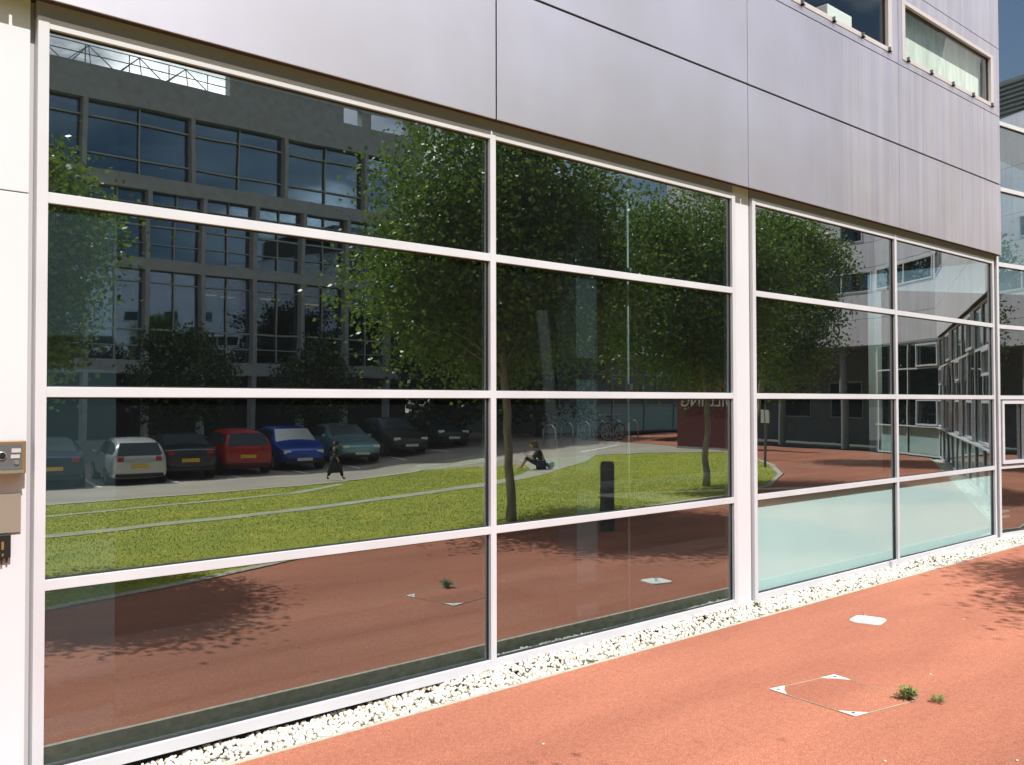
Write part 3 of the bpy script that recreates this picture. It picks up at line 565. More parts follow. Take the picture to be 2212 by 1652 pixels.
# ------------------------------------------------------------------ lawn cover (stuff)
def inpoly(x, y, P):
    c = np.zeros(len(x), bool); n = len(P)
    for i in range(n):
        x1, y1 = P[i]; x2, y2 = P[(i+1) % n]
        cond = ((y1 > y) != (y2 > y)) & (x < (x2-x1)*(y-y1)/((y2-y1) if y2 != y1 else 1e-9)+x1); c ^= cond
    return c
def nearpath(x, y):
    r = np.zeros(len(x), bool)
    for pth in (PATH, PATH2):
        for (a, b_, w0), (c, d, w1) in zip(pth[:-1], pth[1:]):
            L2 = (c-a)**2+(d-b_)**2; tt = np.clip(((x-a)*(c-a)+(y-b_)*(d-b_))/L2, 0, 1); r |= np.hypot(x-a-tt*(c-a), y-b_-tt*(d-b_)) < (w0+(w1-w0)*tt)/2
    return r
def blades(n, name, m, h, wd_, label, kindf=None):
    x = rng.uniform(1.0, 25, n*3); y = rng.uniform(-18.8, -3.3, n*3); ok = inpoly(x, y, LAWN) & ~nearpath(x, y); x, y = x[ok][:n], y[ok][:n]; n = len(x)
    if kindf is not None: k = kindf(x, y); x, y = x[k], y[k]; n = len(x)
    a = rng.uniform(0, np.pi*2, n); hh = h*rng.uniform(.5, 1.1, n); lx, ly = rng.normal(0, h*.5, n), rng.normal(0, h*.5, n)
    V = np.empty((n, 3, 3)); V[:, 0] = np.c_[x-np.cos(a)*wd_, y-np.sin(a)*wd_, np.zeros(n)]; V[:, 1] = np.c_[x+np.cos(a)*wd_, y+np.sin(a)*wd_, np.zeros(n)]; V[:, 2] = np.c_[x+lx, y+ly, hh]; V[:, :, 2] += zg(x, y)[:, None]
    me = bpy.data.meshes.new(name); V = V.reshape(-1, 3); me.vertices.add(len(V)); me.vertices.foreach_set('co', V.ravel()); me.loops.add(n*3); me.loops.foreach_set('vertex_index', np.arange(n*3, dtype=np.int32)); me.polygons.add(n); me.polygons.foreach_set('loop_start', (np.arange(n)*3).astype(np.int32)); me.polygons.foreach_set('loop_total', np.full(n, 3, np.int32)); me.update()
    me.materials.append(M[m]); o = bpy.data.objects.new(name, me); COL.objects.link(o); o['kind'] = 'stuff'; o['label'] = label; return o
blades(110000, 'grass', 'blade', 0.020, 0.005, 'short green grass of the lawn')
def patch(x, y): 
    v = np.sin(x*1.3+y*2.1)+np.sin(x*2.9-y*1.7+1)+0.8*np.sin(x*0.6+4); return v > 0.9
x = rng.uniform(1.5, 25, 8200); y = rng.uniform(-18.2, -3.5, 8200); ok = inpoly(x, y, LAWN) & ~nearpath(x, y) & patch(x, y); x, y = x[ok], y[ok]
b = MB()
for xx, yy in zip(x, y):
    r = random.uniform(.010, .022); z = random.uniform(.03, .05)+zf(xx, yy); b.add([(xx+r*math.cos(a), yy+r*math.sin(a), z) for a in (0, 1.26, 2.5, 3.8, 5.0)] + [(xx, yy, z+0.008)], [(0,1,5),(1,2,5),(2,3,5),(3,4,5),(4,0,5)])
b.build('flowers', 'flower', kind='stuff', label='yellow flowers scattered through the lawn')

# ------------------------------------------------------------------ trees
def leaves(centers, per, sig, size, name, m, parent, seed, squash=0.8):
    r = np.random.default_rng(seed); C_ = np.repeat(np.array(centers), per, axis=0); n = len(C_)
    P_ = C_ + r.normal(size=(n, 3))*np.array([sig, sig, sig*squash])
    a = r.normal(size=(n, 3)); a /= np.linalg.norm(a, axis=1)[:, None]; a[:, 2] = a[:, 2]*0.6 - 0.25
    a /= np.linalg.norm(a, axis=1)[:, None]
    c = r.normal(size=(n, 3)); c -= (c*a).sum(1)[:, None]*a; c /= np.linalg.norm(c, axis=1)[:, None]
    L_ = size*r.uniform(.6, 1.25, n)[:, None]; Wd = L_*0.42
    V = np.stack([P_, P_+a*L_*.5+c*Wd, P_+a*L_, P_+a*L_*.5-c*Wd], 1).reshape(-1, 3)
    me = bpy.data.meshes.new(name); me.vertices.add(len(V)); me.vertices.foreach_set('co', V.ravel()); me.loops.add(n*4); me.loops.foreach_set('vertex_index', np.arange(n*4, dtype=np.int32)); me.polygons.add(n); me.polygons.foreach_set('loop_start', (np.arange(n)*4).astype(np.int32)); me.polygons.foreach_set('loop_total', np.full(n, 4, np.int32)); me.update()
    me.materials.append(M[m]); o = bpy.data.objects.new(name, me); COL.objects.link(o); o.parent = parent; return o
def tree(loc_, lean, zc, rx, rz, trunk_r, label, seed, ry=None, m='leaf', bark='bark', nclump=70, per=220, size=0.10, group='young trees on the lawn', branch_z=1.7, drop=0.0):
    """crown: ellipsoid of leaf clumps around branch tips; lean = trunk offset at crown base"""
    ry = ry or rx; r = np.random.default_rng(seed); t = thing('tree', label, 'tree', loc_, 0, group)
    top = Vector((lean[0], lean[1], branch_z)); ctr = Vector((lean[0]+lean[2], lean[1]+lean[3], zc))
    b = MB(); pts = [Vector((0,0,0))]; nseg = 7
    for i in range(1, nseg+1):
        f = i/nseg; pts.append(Vector((top.x*f + r.normal(0, trunk_r*.25), top.y*f + r.normal(0, trunk_r*.25), branch_z*f)))
    tips = []
    for _ in range(nclump):
        while True:
            d = r.uniform(-1, 1, 3)
            q = (d**2).sum()
            if 0.18 < q < 1: break
        k = 1 + 0.16*math.sin(3*math.atan2(d[1], d[0])+seed) + 0.10*math.sin(5*d[2]+seed*2)
        tips.append((ctr.x+d[0]*rx*k, ctr.y+d[1]*ry*k, max(ctr.z+d[2]*rz*k, branch_z*0.9)))
    leader = pts + [top.lerp(Vector((ctr.x, ctr.y, ctr.z+rz*.75)), f) + Vector((r.normal(0,.05), r.normal(0,.05), 0)) for f in (.25,.5,.75,1)]
    rad = [trunk_r*(1.25 if i == 0 else 1) * (1-0.8*max(0, i-nseg)/4.5) * (1-0.18*min(i, nseg)/nseg) for i in range(len(leader))]
    b.tube(leader, rad, 10)
    for tp in tips[:26]:
        tpv = Vector(tp); zb_ = branch_z*0.95 + (tpv.z-branch_z)*0.35; f = (zb_-branch_z)/max(.1, (ctr.z+rz*.75-branch_z)); st = top.lerp(Vector((ctr.x, ctr.y, ctr.z+rz*.75)), max(0, min(.9, f)))
        mid = st.lerp(tpv, .5) + Vector((0, 0, .12)); b.tube([st, mid, tpv], [trunk_r*.34, trunk_r*.2, trunk_r*.07], 5)
    b.build('trunk', bark, t, smooth=True)
    leaves(tips, per, 0.20*rx**0.6, size, 'crown', m, t, seed)
    return t
tree((1.75, -5.6, 0), (0.1, 0.0, 0.25, 0.0), 3.05, 1.1, 1.15, 0.06, 'tree at the left end of the lawn, its crown cut by the left window edge', 3, nclump=130, per=300, size=0.06)
tree((8.461, -4.981, 0), (-0.06, -0.05, 0.45, -0.65), 3.8, 1.95, 1.95, 0.065, 'leaning slim trunk tree nearest the bollard on the lawn edge', 11, ry=1.6, nclump=230, per=330, size=0.068)
tree((14.581, -6.227, 0), (0.18, -0.12, 0.2, -0.5), 3.9, 2.1, 2.2, 0.062, 'pale barked tree on the lawn right of the leaning tree', 23, ry=1.6, nclump=200, per=290, size=0.074)
tree((22.6, -10.6, zf(22.6,-10.6)), (0.1, 0.3, 0.2, 0.7), 4.7, 1.45, 2.4, 0.062, 'broad green tree at the far tip of the lawn', 31, nclump=170, per=240, size=0.085)
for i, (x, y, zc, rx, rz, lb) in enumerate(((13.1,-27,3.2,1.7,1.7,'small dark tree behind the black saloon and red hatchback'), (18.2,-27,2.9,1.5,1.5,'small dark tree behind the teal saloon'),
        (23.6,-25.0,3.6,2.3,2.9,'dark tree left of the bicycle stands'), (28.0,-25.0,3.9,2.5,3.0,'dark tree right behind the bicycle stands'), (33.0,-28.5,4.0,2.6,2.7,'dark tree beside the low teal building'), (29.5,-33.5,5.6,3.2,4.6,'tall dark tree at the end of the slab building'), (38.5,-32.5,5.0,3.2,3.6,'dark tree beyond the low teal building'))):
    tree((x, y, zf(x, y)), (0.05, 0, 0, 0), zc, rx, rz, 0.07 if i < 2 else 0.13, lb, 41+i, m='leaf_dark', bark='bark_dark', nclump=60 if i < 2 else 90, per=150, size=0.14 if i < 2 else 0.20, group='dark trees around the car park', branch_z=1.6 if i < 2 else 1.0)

# ------------------------------------------------------------------ bollard, posts, red wall, cycle stands
t = thing('bollard', 'dark grey round bollard on the paving at the lawn edge', 'bollard', (8.706, -3.448, 0))
MB().tube([(0,0,0),(0,0,0.82),(0,0,0.855),(0,0,0.87)], [.09,.09,.084,.06], 28).build('post', 'bollard', t, smooth=False)
MB().tube([(0,0,0.765),(0,0,0.785)], [.0915,.0915], 28).build('band', 'steel_dark', t)
t = thing('sign_post', 'slim grey post carrying a small notice panel beside the lawn tip', 'sign', (20.5, -8.7, zf(20.5, -8.7)), R(20))
MB().tube([(0,0,0),(0,0,1.5)], 0.035, 12).build('post', 'steel_dark', t); MB().box(-0.03, 0.0, -0.16, 0.16, 1.12, 1.45).build('panel', 'far_frame', t, bevel=0.004)
t = thing('sign_wall', 'dark red freestanding wall with silver lettering beyond the lawn', 'wall', (25.5, -14.0, -0.03))
MB().box(0, 0.35, -1.42, 1.42, 0, 3.3).build('wall', 'redwall', t); MB().box(-0.03, 0.38, -1.45, 1.45, 0, 0.06).build('base', 'concrete', t)
cu = bpy.data.curves.new('txt', 'FONT'); cu.body = 'BUILDING'; cu.size = 0.56; cu.extrude = 0.012; cu.align_x = 'CENTER'; cu.space_character = 1.0
to = bpy.data.objects.new('txt', cu); COL.objects.link(to); bpy.context.view_layer.update()
me = bpy.data.meshes.new_from_object(to.evaluated_get(bpy.context.evaluated_depsgraph_get())); COL.objects.unlink(to); bpy.data.objects.remove(to)
me.transform(Matrix.Translation((-0.035, 0.0, 1.42)) @ Euler((R(90), 0, R(-90))).to_matrix().to_4x4()); me.materials.clear(); me.materials.append(M['letters'])
lo = bpy.data.objects.new('lettering', me); COL.objects.link(lo); lo.parent = t
def stand_proto():
    t = thing('cycle_stand', 'steel hoop cycle stand at the edge of the plaza', 'cycle stand', (24.6, -20.8, zf(24.6,-20.8)), 0, 'steel hoop cycle stands by the plaza')
    p = [(0,-.33,0),(0,-.33,.5)] + [(0, -.33*math.cos(a), .5+.27*math.sin(a)) for a in np.linspace(.3, math.pi-.3, 8)] + [(0,.33,.5),(0,.33,0)]
    MB().tube(p, 0.024, 8).build('hoop', 'steel', t, smooth=True); return t
st = stand_proto()
for i in range(1, 6): dup(st, (24.6+i*0.95, -20.8, zf(24.6+i*.95, -20.8)), 0, 'steel hoop cycle stand at the edge of the plaza')
def bike():
    t = thing('bicycle', 'dark bicycle leaning on a hoop stand, nearest the lawn', 'bicycle', (27.1, -20.7, 0), R(78), 'bicycles parked at the hoop stands')
    for nm, x in (('wheel', -0.52), ('wheel', 0.52)):
        w_ = MB().ring((x, 0, 0.34), (0,1,0), 0.325, 0.02, 26, 6).build(nm, 'tyre', t, smooth=True)
        MB().ring((x, 0, 0.34), (0,1,0), 0.295, 0.012, 26, 6).build('rim', 'steel', w_, smooth=True)
        sp = MB()
        for k in range(12): a = k*math.pi/6; sp.tube([(x, 0, .34), (x+.29*math.cos(a), 0, .34+.29*math.sin(a))], .003, 4)
        sp.build('spokes', 'steel', w_)
    f = MB(); S0, H0, BB, RW, FW = (-.18,0,.86), (.36,0,.86), (-.05,0,.30), (-.52,0,.34), (.52,0,.34)
    f.tube([(-.05,0,.30), (-.20,0,.90)], .016); f.tube([(-.16,0,.80), (.34,0,.82)], .016); f.tube([BB, (.36,0,.74)], .018); f.tube([BB, RW], .011); f.tube([(-.17,0,.78), RW], .010); f.tube([(.32,0,.92), (.38,0,.62), FW], .014)
    f.build('frame', 'steel_dark', t, smooth=True)
    h = MB(); h.tube([(.32,0,.92), (.33,0,1.0)], .014); h.tube([(.26,.29,1.02), (.33,.18,1.01), (.34,0,1.0), (.33,-.18,1.01), (.26,-.29,1.02)], .012); h.build('handlebar', 'steel', t, smooth=True)
    s_ = MB(); s_.prism([(-.34,-.07),(-.30,-.08),(-.12,-.02),(-.08,0),(-.12,.02),(-.30,.08),(-.34,.07)], .90, .94); s_.build('saddle', 'black', t, bevel=.01); return t
bk = bike(); dup(bk, (28.15, -20.8, 0), R(100), 'dark bicycle leaning on a hoop stand, further from the lawn')

# ------------------------------------------------------------------ cars
CARP = {}
def car(kind, paint, loc_, rz, label, rear=True):
    key = 'hatch' if kind == 'hatch' else 'saloon'
    t = thing('parked_car', label, 'car', loc_, rz, 'cars parked in a row in the shade')
    # x forward (front +), origin mid-length on the ground
    if key == 'hatch':
        L_ = 3.95; st = [(-1.97,.38,.78,.78,.60),(-1.93,.28,.95,1.02,.78),(-1.80,.22,1.0,1.28,.83),(-1.45,.20,1.0,1.44,.845),(-.6,.19,.98,1.50,.85),(.1,.19,.96,1.49,.85),(.45,.19,.95,1.38,.85),(1.0,.19,.93,.97,.85),(1.55,.22,.84,.86,.82),(1.85,.28,.72,.74,.74),(1.97,.38,.60,.61,.58)]
        wx = (-1.22, 1.25)
    else:
        L_ = 4.5; st = [(-2.25,.42,.80,.82,.62),(-2.18,.30,.95,.98,.78),(-1.75,.22,.98,1.02,.85),(-1.35,.20,.97,1.20,.86),(-.85,.19,.96,1.40,.86),(-.2,.19,.94,1.44,.86),(.3,.19,.93,1.38,.86),(1.0,.19,.92,.96,.86),(1.65,.22,.82,.85,.84),(2.10,.28,.70,.72,.76),(2.24,.38,.58,.6,.6)]
        wx = (-1.35, 1.38)
    rings = []
    for (x, zb, zs, zr, hw) in st:
        cab = max(0, zr-zs); ww = hw*(1-0.30*min(1, cab/.5))
        half = [(hw*.55, zb), (hw*.92, zb+.03), (hw, zb+.16), (hw*1.0, (zb+zs)/2+.05), (hw*.985, zs-.06), (hw*.95, zs), (ww*1.0, zs+cab*.9), (ww*.86, zr), (ww*.4, zr+.018)]
        rings.append([(x, y, z) for y, z in half] + [(x, -y, z) for y, z in reversed(half)])
    n = len(rings[0]); b = MB(); vs = [p for r in rings for p in r]; fs = []
    for i in range(len(rings)-1):
        for k in range(n): fs.append((i*n+k, (i+1)*n+k, (i+1)*n+(k+1) % n, i*n+(k+1) % n))
    fs += [tuple(range(n)), tuple((len(rings)-1)*n+k for k in range(n-1, -1, -1))]
    b.add(vs, fs); body = b.build('body', paint, t, smooth=True)
    sb = body.modifiers.new('sub', 'SUBSURF'); sb.levels = 1; sb.render_levels = 2
    def P_(i, j, f=1.0): return Vector(rings[i][j])
    def band(i0, i1, nm):   # window across the car between stations, from belt to roof
        g = MB(); A = [rings[i0][k] for k in range(n)]; B = [rings[i1][k] for k in range(n)]
        return g
    nst = len(st)
    # side windows: between belt (index 5) and cabin top (6)
    for sgn in (1, -1):
        g = MB(); idx = [i for i in range(nst) if st[i][3]-st[i][2] > .12]
        top = []; bot = []
        for i in idx:
            x, zb, zs, zr, hw = st[i]; cab = zr-zs; ww = hw*(1-0.30*min(1, cab/.5)); bot.append(Vector((x, sgn*(hw*.95*.985+.004), zs+.03))); top.append(Vector((x, sgn*(ww+ (hw*.95-ww)*.18+.006), zs+cab*.80)))
        for k in range(len(idx)-1): g.quad(bot[k], bot[k+1], top[k+1], top[k])
        g.build('side_window', 'carglass', t)
    # rear and front screens follow the slope
    if key == 'hatch': rs = ((-1.945, .98, .66), (-1.73, 1.36, .56)); fs_ = ((1.02, .985, .70), (.42, 1.40, .58))
    else: rs = ((-1.72, 1.03, .66), (-1.0, 1.36, .56)); fs_ = ((1.02, .975, .70), (.30, 1.385, .58))
    for nm, (a, c), sg in (('rear_window', rs, -1), ('windscreen', fs_, 1)):
        g = MB(); o_ = .022*sg; g.quad((a[0]+o_, -a[2], a[1]+.015), (a[0]+o_, a[2], a[1]+.015), (c[0]+o_, c[2], c[1]+.02), (c[0]+o_, -c[2], c[1]+.02)); g.build(nm, 'carglass', t)
    for x in wx:
        for sg in (1, -1):
            wl = MB().tube([(x, sg*.66, .31), (x, sg*.865, .31)], .31, 24).build('wheel', 'tyre', t); MB().tube([(x, sg*.866, .31), (x, sg*.874, .31)], [.20, .17], 16).build('rim', 'steel', wl)
    xe, xf = st[0][0], st[-1][0]
    for sg in (1, -1):
        MB().box(xe-.012, xe+.10, sg*.56-.14*(sg > 0)*0-.09, sg*.56+.09, .80, .94).build('taillight', 'taillight', t, bevel=.02)
        MB().box(xf-.22, xf-.05, sg*.56-.13, sg*.56+.13, .60, .72).build('headlight', 'headlight', t, bevel=.03)
        MB().box(.62, .74, sg*.90-.07, sg*.90+.07, .95, 1.06).build('mirror', paint, t, bevel=.03)
    MB().box(xe-.03, xe-.012, -.26, .26, .58, .69).build('number_plate', 'plate_yellow', t); MB().box(xf+.012, xf+.025, -.26, .26, .36, .46).build('number_plate', 'plate_white', t)
    MB().box(xe-.02, xe+.16, -.70, .70, .30, .42).build('rear_bumper', 'black', t, bevel=.03); MB().box(xf-.16, xf+.01, -.66, .66, .26, .40).build('front_bumper', 'black', t, bevel=.03)
    return t
for nm, c, mt in (('paint_silver', (.55,.56,.55), .4), ('paint_black', (.03,.035,.045), .3), ('paint_navy', (.02,.035,.06), .3), ('paint_red', (.42,.012,.02), 0), ('paint_blue', (.02,.07,.38), .2), ('paint_teal', (.22,.38,.41), .5), ('paint_grey', (.06,.06,.065), .4), ('paint_green', (.03,.05,.05), .3)):
    mat(nm, c, .22, mt, .6)
hdg = R(-79)   # direction pointing into the bays
def bay(x, y, ln=4.0, rear=True):
    d = Vector((math.cos(hdg), math.sin(hdg))); c = Vector((x, y)) + d*(ln/2+.1); return (c.x, c.y, zf(c.x, c.y)-0.012), (hdg if rear else hdg+math.pi)
for kind, paint, x, y, rear, lb in (('saloon', 'paint_navy', 7.15, -20.9, True, 'dark blue saloon at the near end of the row'), ('hatch', 'paint_silver', 9.35, -20.9, True, 'silver hatchback with red tail lamps, second car of the row'),
        ('saloon', 'paint_black', 11.2, -21.9, True, 'black saloon between the silver and the red hatchbacks'), ('hatch', 'paint_red', 13.25, -22.4, True, 'bright red hatchback, rear towards the lawn'), ('hatch', 'paint_blue', 15.5, -22.9, False, 'blue hatchback, bonnet towards the lawn'),
        ('saloon', 'paint_teal', 17.75, -22.9, False, 'teal metallic saloon, bonnet towards the lawn'), ('saloon', 'paint_grey', 20.1, -23.2, False, 'dark grey saloon right of the teal one'), ('saloon', 'paint_green', 22.4, -23.6, False, 'blackish green saloon at the far end of the row')):
    l_, a_ = bay(x, y, 4.5 if kind == 'saloon' else 3.95, rear); c_ = car(kind, paint, l_, a_, lb); c_.scale = (1, 0.90, 0.86) if paint == 'paint_silver' else (1, 0.97, 0.94)

# ------------------------------------------------------------------ people
def skin_mesh(name, verts, edges, radii, m, parent, root=0, sub=2):
    me = bpy.data.meshes.new(name); me.from_pydata([tuple(v) for v in verts], edges, []); me.materials.append(M[m]); o = bpy.data.objects.new(name, me); COL.objects.link(o); o.parent = parent
    sk = o.modifiers.new('skin', 'SKIN'); sk.use_smooth_shade = True; me.skin_vertices  # layer made by the modifier
    if not me.skin_vertices: pass
    for i, r in enumerate(radii): me.skin_vertices[0].data[i].radius = (r, r) if not hasattr(r, '__len__') else r
    me.skin_vertices[0].data[root].use_root = True
    s_ = o.modifiers.new('sub', 'SUBSURF'); s_.levels = sub; s_.render_levels = sub; return o
def figure(parent, J, cloth):
    """J: joints dict of Vectors (local). One continuous body; clothes as children."""
    V = []; E = []; Rr = []; ix = {}
    def v(k, p, r, par=None):
        ix[k] = len(V); V.append(p); Rr.append(r)
        if par is not None: E.append((ix[par], ix[k]))
    v('pelvis', J['pelvis'], (.14, .10)); v('waist', J['waist'], (.115, .085), 'pelvis'); v('chest', J['chest'], (.145, .10), 'waist'); v('neck', J['neck'], .055, 'chest'); v('jaw', J['jaw'], (.062, .07), 'neck'); v('head', J['head'], (.078, .092), 'jaw'); v('crown', J['crown'], .055, 'head')
    for s_ in ('L', 'R'):
        v('sh'+s_, J['sh'+s_], .052, 'chest'); v('el'+s_, J['el'+s_], .038, 'sh'+s_); v('wr'+s_, J['wr'+s_], .026, 'el'+s_); v('pa'+s_, J['pa'+s_], (.034, .016), 'wr'+s_)
        d = (J['pa'+s_]-J['wr'+s_]).normalized(); side = d.cross(Vector((0.3, 0.2, 1))).normalized(); dn = d.cross(side).normalized()
        for k, (o_, ln) in enumerate(((-.026, .062), (-.009, .072), (.009, .068), (.026, .054))):
            a_ = J['pa'+s_] + d*.03 + side*o_; v(f'f{k}{s_}', a_, .0085, 'pa'+s_); v(f'g{k}{s_}', a_+d*ln*.55+dn*.012, .008, f'f{k}{s_}'); v(f'h{k}{s_}', a_+d*ln+dn*.035, .0065, f'g{k}{s_}')
        a_ = J['wr'+s_].lerp(J['pa'+s_], .6) - side*.036; v('t0'+s_, a_, .010, 'wr'+s_); v('t1'+s_, a_ - side*.02 + d*.03, .008, 't0'+s_)
        v('hp'+s_, J['hp'+s_], .085, 'pelvis'); v('kn'+s_, J['kn'+s_], .055, 'hp'+s_); v('cf'+s_, J['kn'+s_].lerp(J['an'+s_], .35), .052, 'kn'+s_); v('an'+s_, J['an'+s_], .034, 'cf'+s_); v('to'+s_, J['to'+s_], (.038, .026), 'an'+s_)
    body = skin_mesh('body', V, E, Rr, 'skin', parent)
    def part(name, keys, radii, m, root=0):
        P_ = [J[k] if isinstance(k, str) else k for k, _ in keys]; Ed = [(p, i) for i, (_, p) in enumerate(keys) if p is not None]; return skin_mesh(name, P_, Ed, radii, m, parent, root)
    part('top', [('waist', None), ('chest', 0), ('shL', 1), ('elL', 2), ('shR', 1), ('elR', 4), ('pelvis', 0), (J['neck'].lerp(J['chest'], .35), 1)], [(.135,.10), (.165,.12), .072, .052, .072, .052, (.15,.11), .065], cloth['top'])
    part('sleeves' if False else 'sleeve', [('elL', None), (J['elL'].lerp(J['wrL'], .75), 0)], [.050, .036], cloth['sleeve'])
    part('sleeve', [('elR', None), (J['elR'].lerp(J['wrR'], .75), 0)], [.050, .036], cloth['sleeve'])
    kn = 1.0
    part('bottoms', [('pelvis', None), ('hpL', 0), ('knL', 1), (J['knL'].lerp(J['anL'], cloth['leg']), 2), ('hpR', 0), ('knR', 4), (J['knR'].lerp(J['anR'], cloth['leg']), 5)], [(.155,.12), .105, .078, .066, .105, .078, .066], cloth['bottom'])
    for s_ in ('L', 'R'): part('shoe', [(J['an'+s_]+Vector((0,0,-.03)), None), (J['an'+s_].lerp(J['to'+s_], .6)+Vector((0,0,-.015)), 0), ('to'+s_, 1)], [.042, (.046,.032), (.042,.028)], cloth['shoe'])
    up = (J['crown']-J['jaw']).normalized(); back = J['back']
    part('hair', [(J['head']+back*.03+up*.02, None), (J['crown']+back*.015+up*.012, 0), (J['head']+back*.065-up*.03, 0), (J['neck']+back*.05+up*.02, 2), (J['neck']+back*.07-up*.10*cloth['hair'], 3)], [(.088,.095), .075, .075, .055, .035], 'hair')
    fw_ = -back; side = up.cross(fw_).normalized(); h = J['head']; fc = MB()
    for sg in (1, -1): fc.tube([h+fw_*.083+side*sg*.030+up*.0, h+fw_*.090+side*sg*.030], [.008, .006], 8)
    fc.build('eyes', 'black', body); MB().tube([h+fw_*.088-up*.002, h+fw_*.108-up*.032, h+fw_*.090-up*.038], [.007, .013, .009], 8).build('nose', 'skin', body, smooth=True)
    MB().tube([h+fw_*.088-up*.060+side*.022, h+fw_*.094-up*.062, h+fw_*.088-up*.060-side*.022], .006, 6).build('mouth', 'bright_red', body)
    for sg in (1, -1): MB().ring(h+side*sg*.082-up*.01, side+fw_*.2, .018, .007, 12, 6).build('ear', 'skin', body, smooth=True)
    return body
def skin_layer_patch():
    pass
# seated person, facing away from the court, reading something held in the hands
tp = thing('person', 'person sitting on the lawn path, bent over a phone, dark top', 'person', (18.1, -14.4, zf(18.1,-14.4)+0.01), math.atan2(-.67, -.74))
Jv = lambda **k: {a: Vector(b_) for a, b_ in k.items()}
J = Jv(pelvis=(0,0,.13), waist=(.03,0,.28), chest=(.12,0,.46), neck=(.20,0,.57), jaw=(.26,0,.62), head=(.275,0,.685), crown=(.28,0,.76),
       shL=(.13,.19,.50), elL=(.27,.24,.30), wrL=(.44,.12,.40), paL=(.50,.07,.44), shR=(.13,-.19,.50), elR=(.27,-.24,.30), wrR=(.44,-.12,.40), paR=(.50,-.07,.44),
       hpL=(.04,.10,.12), knL=(.42,.13,.30), anL=(.62,.12,.05), toL=(.76,.13,.035), hpR=(.04,-.10,.12), knR=(.44,-.10,.32), anR=(.60,-.11,.05), toR=(.74,-.12,.035), back=(-1,0,.1))
figure(tp, J, dict(top='jacket', sleeve='skin', bottom='jeans', leg=.25, shoe='white', hair=.6))
b = MB(); b.box(.50, .515, -.045, .045, .44, .54); o = b.build('phone', 'black', bevel=.004, label='dark phone held up by the seated person', cat='phone'); o.matrix_world = tp.matrix_basis
vs, fs = ico(2)
o = MB().add([(-.22+.13*v[0], .02+.17*v[1], .12+.11*v[2]) for v in vs], [tuple(f) for f in fs]).build('shoulder_bag', 'teal', smooth=True, label='pale teal soft bag lying behind the seated person', cat='bag'); o.matrix_world = tp.matrix_basis
o = MB().box(-.42, -.22, -.30, -.05, .012, .04).build('lunch_packet', 'white', bevel=.008, label='flat white packet on the ground behind the seated person', cat='packet'); o.matrix_world = tp.matrix_basis
# walking person in long dark clothes
tw = thing('person', 'small figure in long dark clothes, mid stride at the far lawn edge', 'person', (12.9, -16.8, zf(12.9,-16.8)+0.01), math.atan2(.25, 1)); tw.scale = (.64, .64, .60)
J = Jv(pelvis=(0,0,.93), waist=(.01,0,1.08), chest=(.03,0,1.32), neck=(.05,0,1.46), jaw=(.08,0,1.52), head=(.085,0,1.60), crown=(.08,0,1.68),
       shL=(.02,.19,1.38), elL=(-.10,.24,1.12), wrL=(.04,.24,.92), paL=(.07,.23,.85), shR=(.02,-.19,1.38), elR=(-.04,-.24,1.12), wrR=(.14,-.23,.95), paR=(.18,-.22,.89),
       hpL=(0,.10,.88), knL=(.20,.10,.50), anL=(.30,.10,.10), toL=(.42,.10,.05), hpR=(0,-.10,.88), knR=(-.02,-.10,.48), anR=(-.30,-.10,.12), toR=(-.20,-.10,.04), back=(-1,0,0))
figure(tw, J, dict(top='jacket', sleeve='jacket', bottom='skirt', leg=.9, shoe='black', hair=1))
b = MB(); n = 18; vs, fs = ico(2); MB().add([(.065+.11*v[0], .105*v[1], 1.60+.13*v[2]) for v in vs], [tuple(f) for f in fs]).build('head_scarf', 'jacket', tw, smooth=True); rr = [(.17,.12,1.02,0), (.21,.15,.75,0), (.27,.17,.45,.0), (.31,.18,.30,0)]
vs = [(rx*math.cos(2*math.pi*k/n)*(1+.05*math.sin(5*k)), ry*math.sin(2*math.pi*k/n), z) for rx, ry, z, _ in rr for k in range(n)]
b.add(vs, [(i*n+k, (i+1)*n+k, (i+1)*n+(k+1) % n, i*n+(k+1) % n) for i in range(3) for k in range(n)]); co = b.build('coat', 'jacket', tw, smooth=True); sm = co.modifiers.new('thick', 'SOLIDIFY'); sm.thickness = .01

# ------------------------------------------------------------------ slab building across the car park
YB = -32.0
sl = thing('slab_building', 'long concrete slab office block with bands of windows behind the parked cars', 'building', (0, 0, 0))
X0, X1 = -30.0, 26.9; fin = 2.27; xf0 = 11.36
MB().box(X0, X1, YB-14, YB-1.2, -0.80, 14.0).build('core', 'interior', sl)
for z0, z1 in ((12.88, 14.15), (9.72, 10.27), (6.60, 7.02), (2.53, 3.0), (-0.8, 0.0)): MB().box(X0, X1, YB-1.2, YB, z0, z1).build('concrete_band', 'slab_concrete', sl)
k0 = math.ceil((X0-xf0)/fin); k1 = int((X1-xf0)//fin)
for k in range(max(k0, -6), k1+1):
    x = xf0+k*fin; b = MB()
    for z0, z1 in ((0.0, 2.53), (3.0, 6.60), (7.02, 9.72)): b.box(x-0.085, x+0.085, YB-0.4, YB+0.03, z0, z1)
    b.build('fin', 'slab_concrete', sl)
for x in np.arange(11.2-4.15*3, X1, 4.15): MB().box(x-0.085, x+0.085, YB-0.4, YB+0.03, 10.27, 12.88).build('fin', 'slab_concrete', sl)
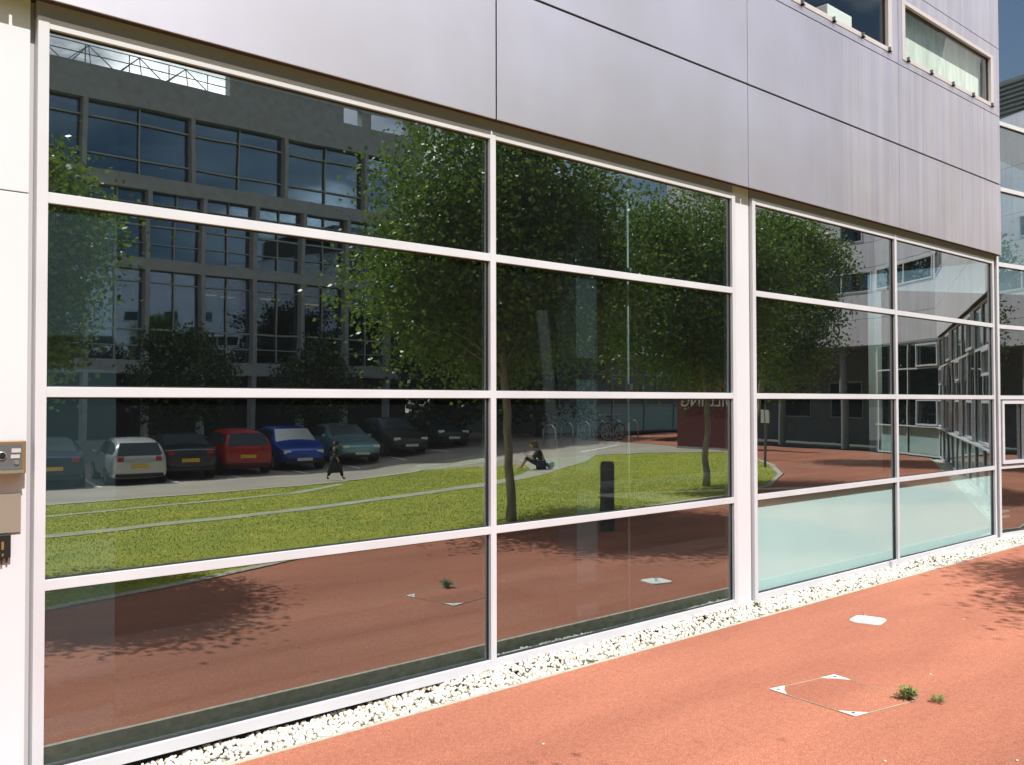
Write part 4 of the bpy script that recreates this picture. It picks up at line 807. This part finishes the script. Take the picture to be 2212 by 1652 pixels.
for k in range(max(k0, -4), k1):
    x0, x1 = xf0+k*fin+0.085, xf0+(k+1)*fin-0.085; xm = (x0+x1)/2
    for z0, z1, zr in ((3.0, 6.60, 4.25), (7.02, 9.72, 8.35)):
        b = MB(); y0, y1 = YB-0.30, YB-0.22
        b.box(x0, x1, y0, y1, zr, zr+0.07); b.box(xm-0.022, xm+0.022, y0-.001, y1+.001, z0, z1); b.box(x0, x1, y0, y1, z0, z0+0.08); b.box(x0, x1, y0, y1, z0+0.62, z0+0.66); b.box(x0, x1, y0, y1, z1-0.5, z1-0.46)
        wn = b.build('window', 'far_frame', sl); pane(wn, (x0, x1, z0, z1), y=YB-0.33, m='glass_far', tilt=False)
        r = random.random()
        if z0 < 4 and k == 0: MB().box(x0, x1, YB-0.45, YB-0.42, 3.7, 6.4).build('blind', 'spandrel', wn)
        elif r < 0.45: MB().box(x0, x1 if r < .2 else xm, YB-0.45, YB-0.42, zr-0.85, zr-0.05).build('spandrel_panel', 'spandrel_dark', wn)
for x in np.arange(11.2-4.15*2, X1-1, 4.15):
    for q in range(2):
        a = x+0.085 + q*1.99; b = MB(); b.box(a, a+0.05, YB-0.30, YB-0.22, 10.27, 12.88); b.box(a+.05, a+1.985, YB-0.30, YB-0.22, 10.85, 10.91); b.box(a+.05, a+1.985, YB-0.30, YB-0.22, 12.25, 12.31); wn = b.build('window', 'far_frame', sl)
        MB().box(a, a+1.985, YB-0.47, YB-0.44, 11.05, 12.15).build('blind', 'blue_window', wn); pane(wn, (a, a+1.99, 10.27, 12.88), y=YB-0.34, m='glass_far', tilt=False)
for x, y, z, ln in ((16.3, -34.0, 5.9, .7), (17.2, -34.6, 5.85, .6), (19.0, -34.0, 5.9, .9), (21.2, -34.8, 5.8, .7), (23.4, -34.0, 5.9, .9), (13.2, -34.2, 5.9, .8)): MB().box(x, x+ln, YB-1.19, YB-1.13, z, z+.05).build('ceiling_lamp', 'lamp_orange', sl)
# rooftop: open frames with sky behind, gabled rooflights and railing
b = MB(); zt = 17.0
for a, c in ((16.9, 22.4), (23.4, 23.9), (26.0, 26.9)): b.box(a, c, YB-0.45, YB-0.02, 14.15, zt)
b.box(22.4, 23.4, YB-0.45, YB-0.02, 15.0, zt); b.box(23.9, 26.0, YB-0.45, YB-0.02, 15.0, zt)
b.build('rooftop_screen', 'slab_concrete', sl)
b = MB()
for x in np.arange(3.9, 16, 1.9): b.tube([(x-.95, YB-.4, 14.15), (x, YB-.7, 15.05), (x+.95, YB-.4, 14.15)], .025, 6); b.tube([(x, YB-.7, 15.05), (x, YB-4, 15.05)], .025, 6); b.tube([(x, YB-.4, 14.15), (x, YB-.7, 15.05)], .02, 6)
b.build('rooflight_frame', 'far_frame', sl)
b = MB()
for x in np.arange(-8, 16.8, 1.6): b.tube([(x, YB-.1, 14.15), (x, YB-.1, 14.85)], .02, 6)
b.tube([(-8, YB-.1, 14.85), (16.8, YB-.1, 14.85)], .02, 6); b.tube([(-8, YB-.1, 14.5), (16.8, YB-.1, 14.5)], .02, 6); b.build('roof_railing', 'steel_dark', sl)
# low teal building right of the trees
lw = thing('low_building', 'low single storey building with teal lower panels behind the red wall', 'building', (0, 0, 0))
MB().box(29.0, 54, -34, -26.0, -0.02, 3.5).build('wall', 'darkwall', lw); MB().box(28.8, 54.2, -34.2, -25.7, 3.5, 3.75).build('roof', 'concrete', lw)
for x in np.arange(29.1, 51, 2.4):
    MB().box(x, x+2.3, -25.99, -25.94, 0.05, 1.25).build('lower_panel', 'teal', lw)
    b = MB(); b.box(x, x+2.3, -25.99, -25.92, 1.28, 1.36); b.box(x, x+2.3, -25.99, -25.92, 2.7, 2.78); b.box(x, x+.07, -25.99, -25.92, 1.36, 2.7); b.box(x+1.1, x+1.17, -25.99, -25.92, 1.36, 2.7); b.build('window', 'far_frame', lw)
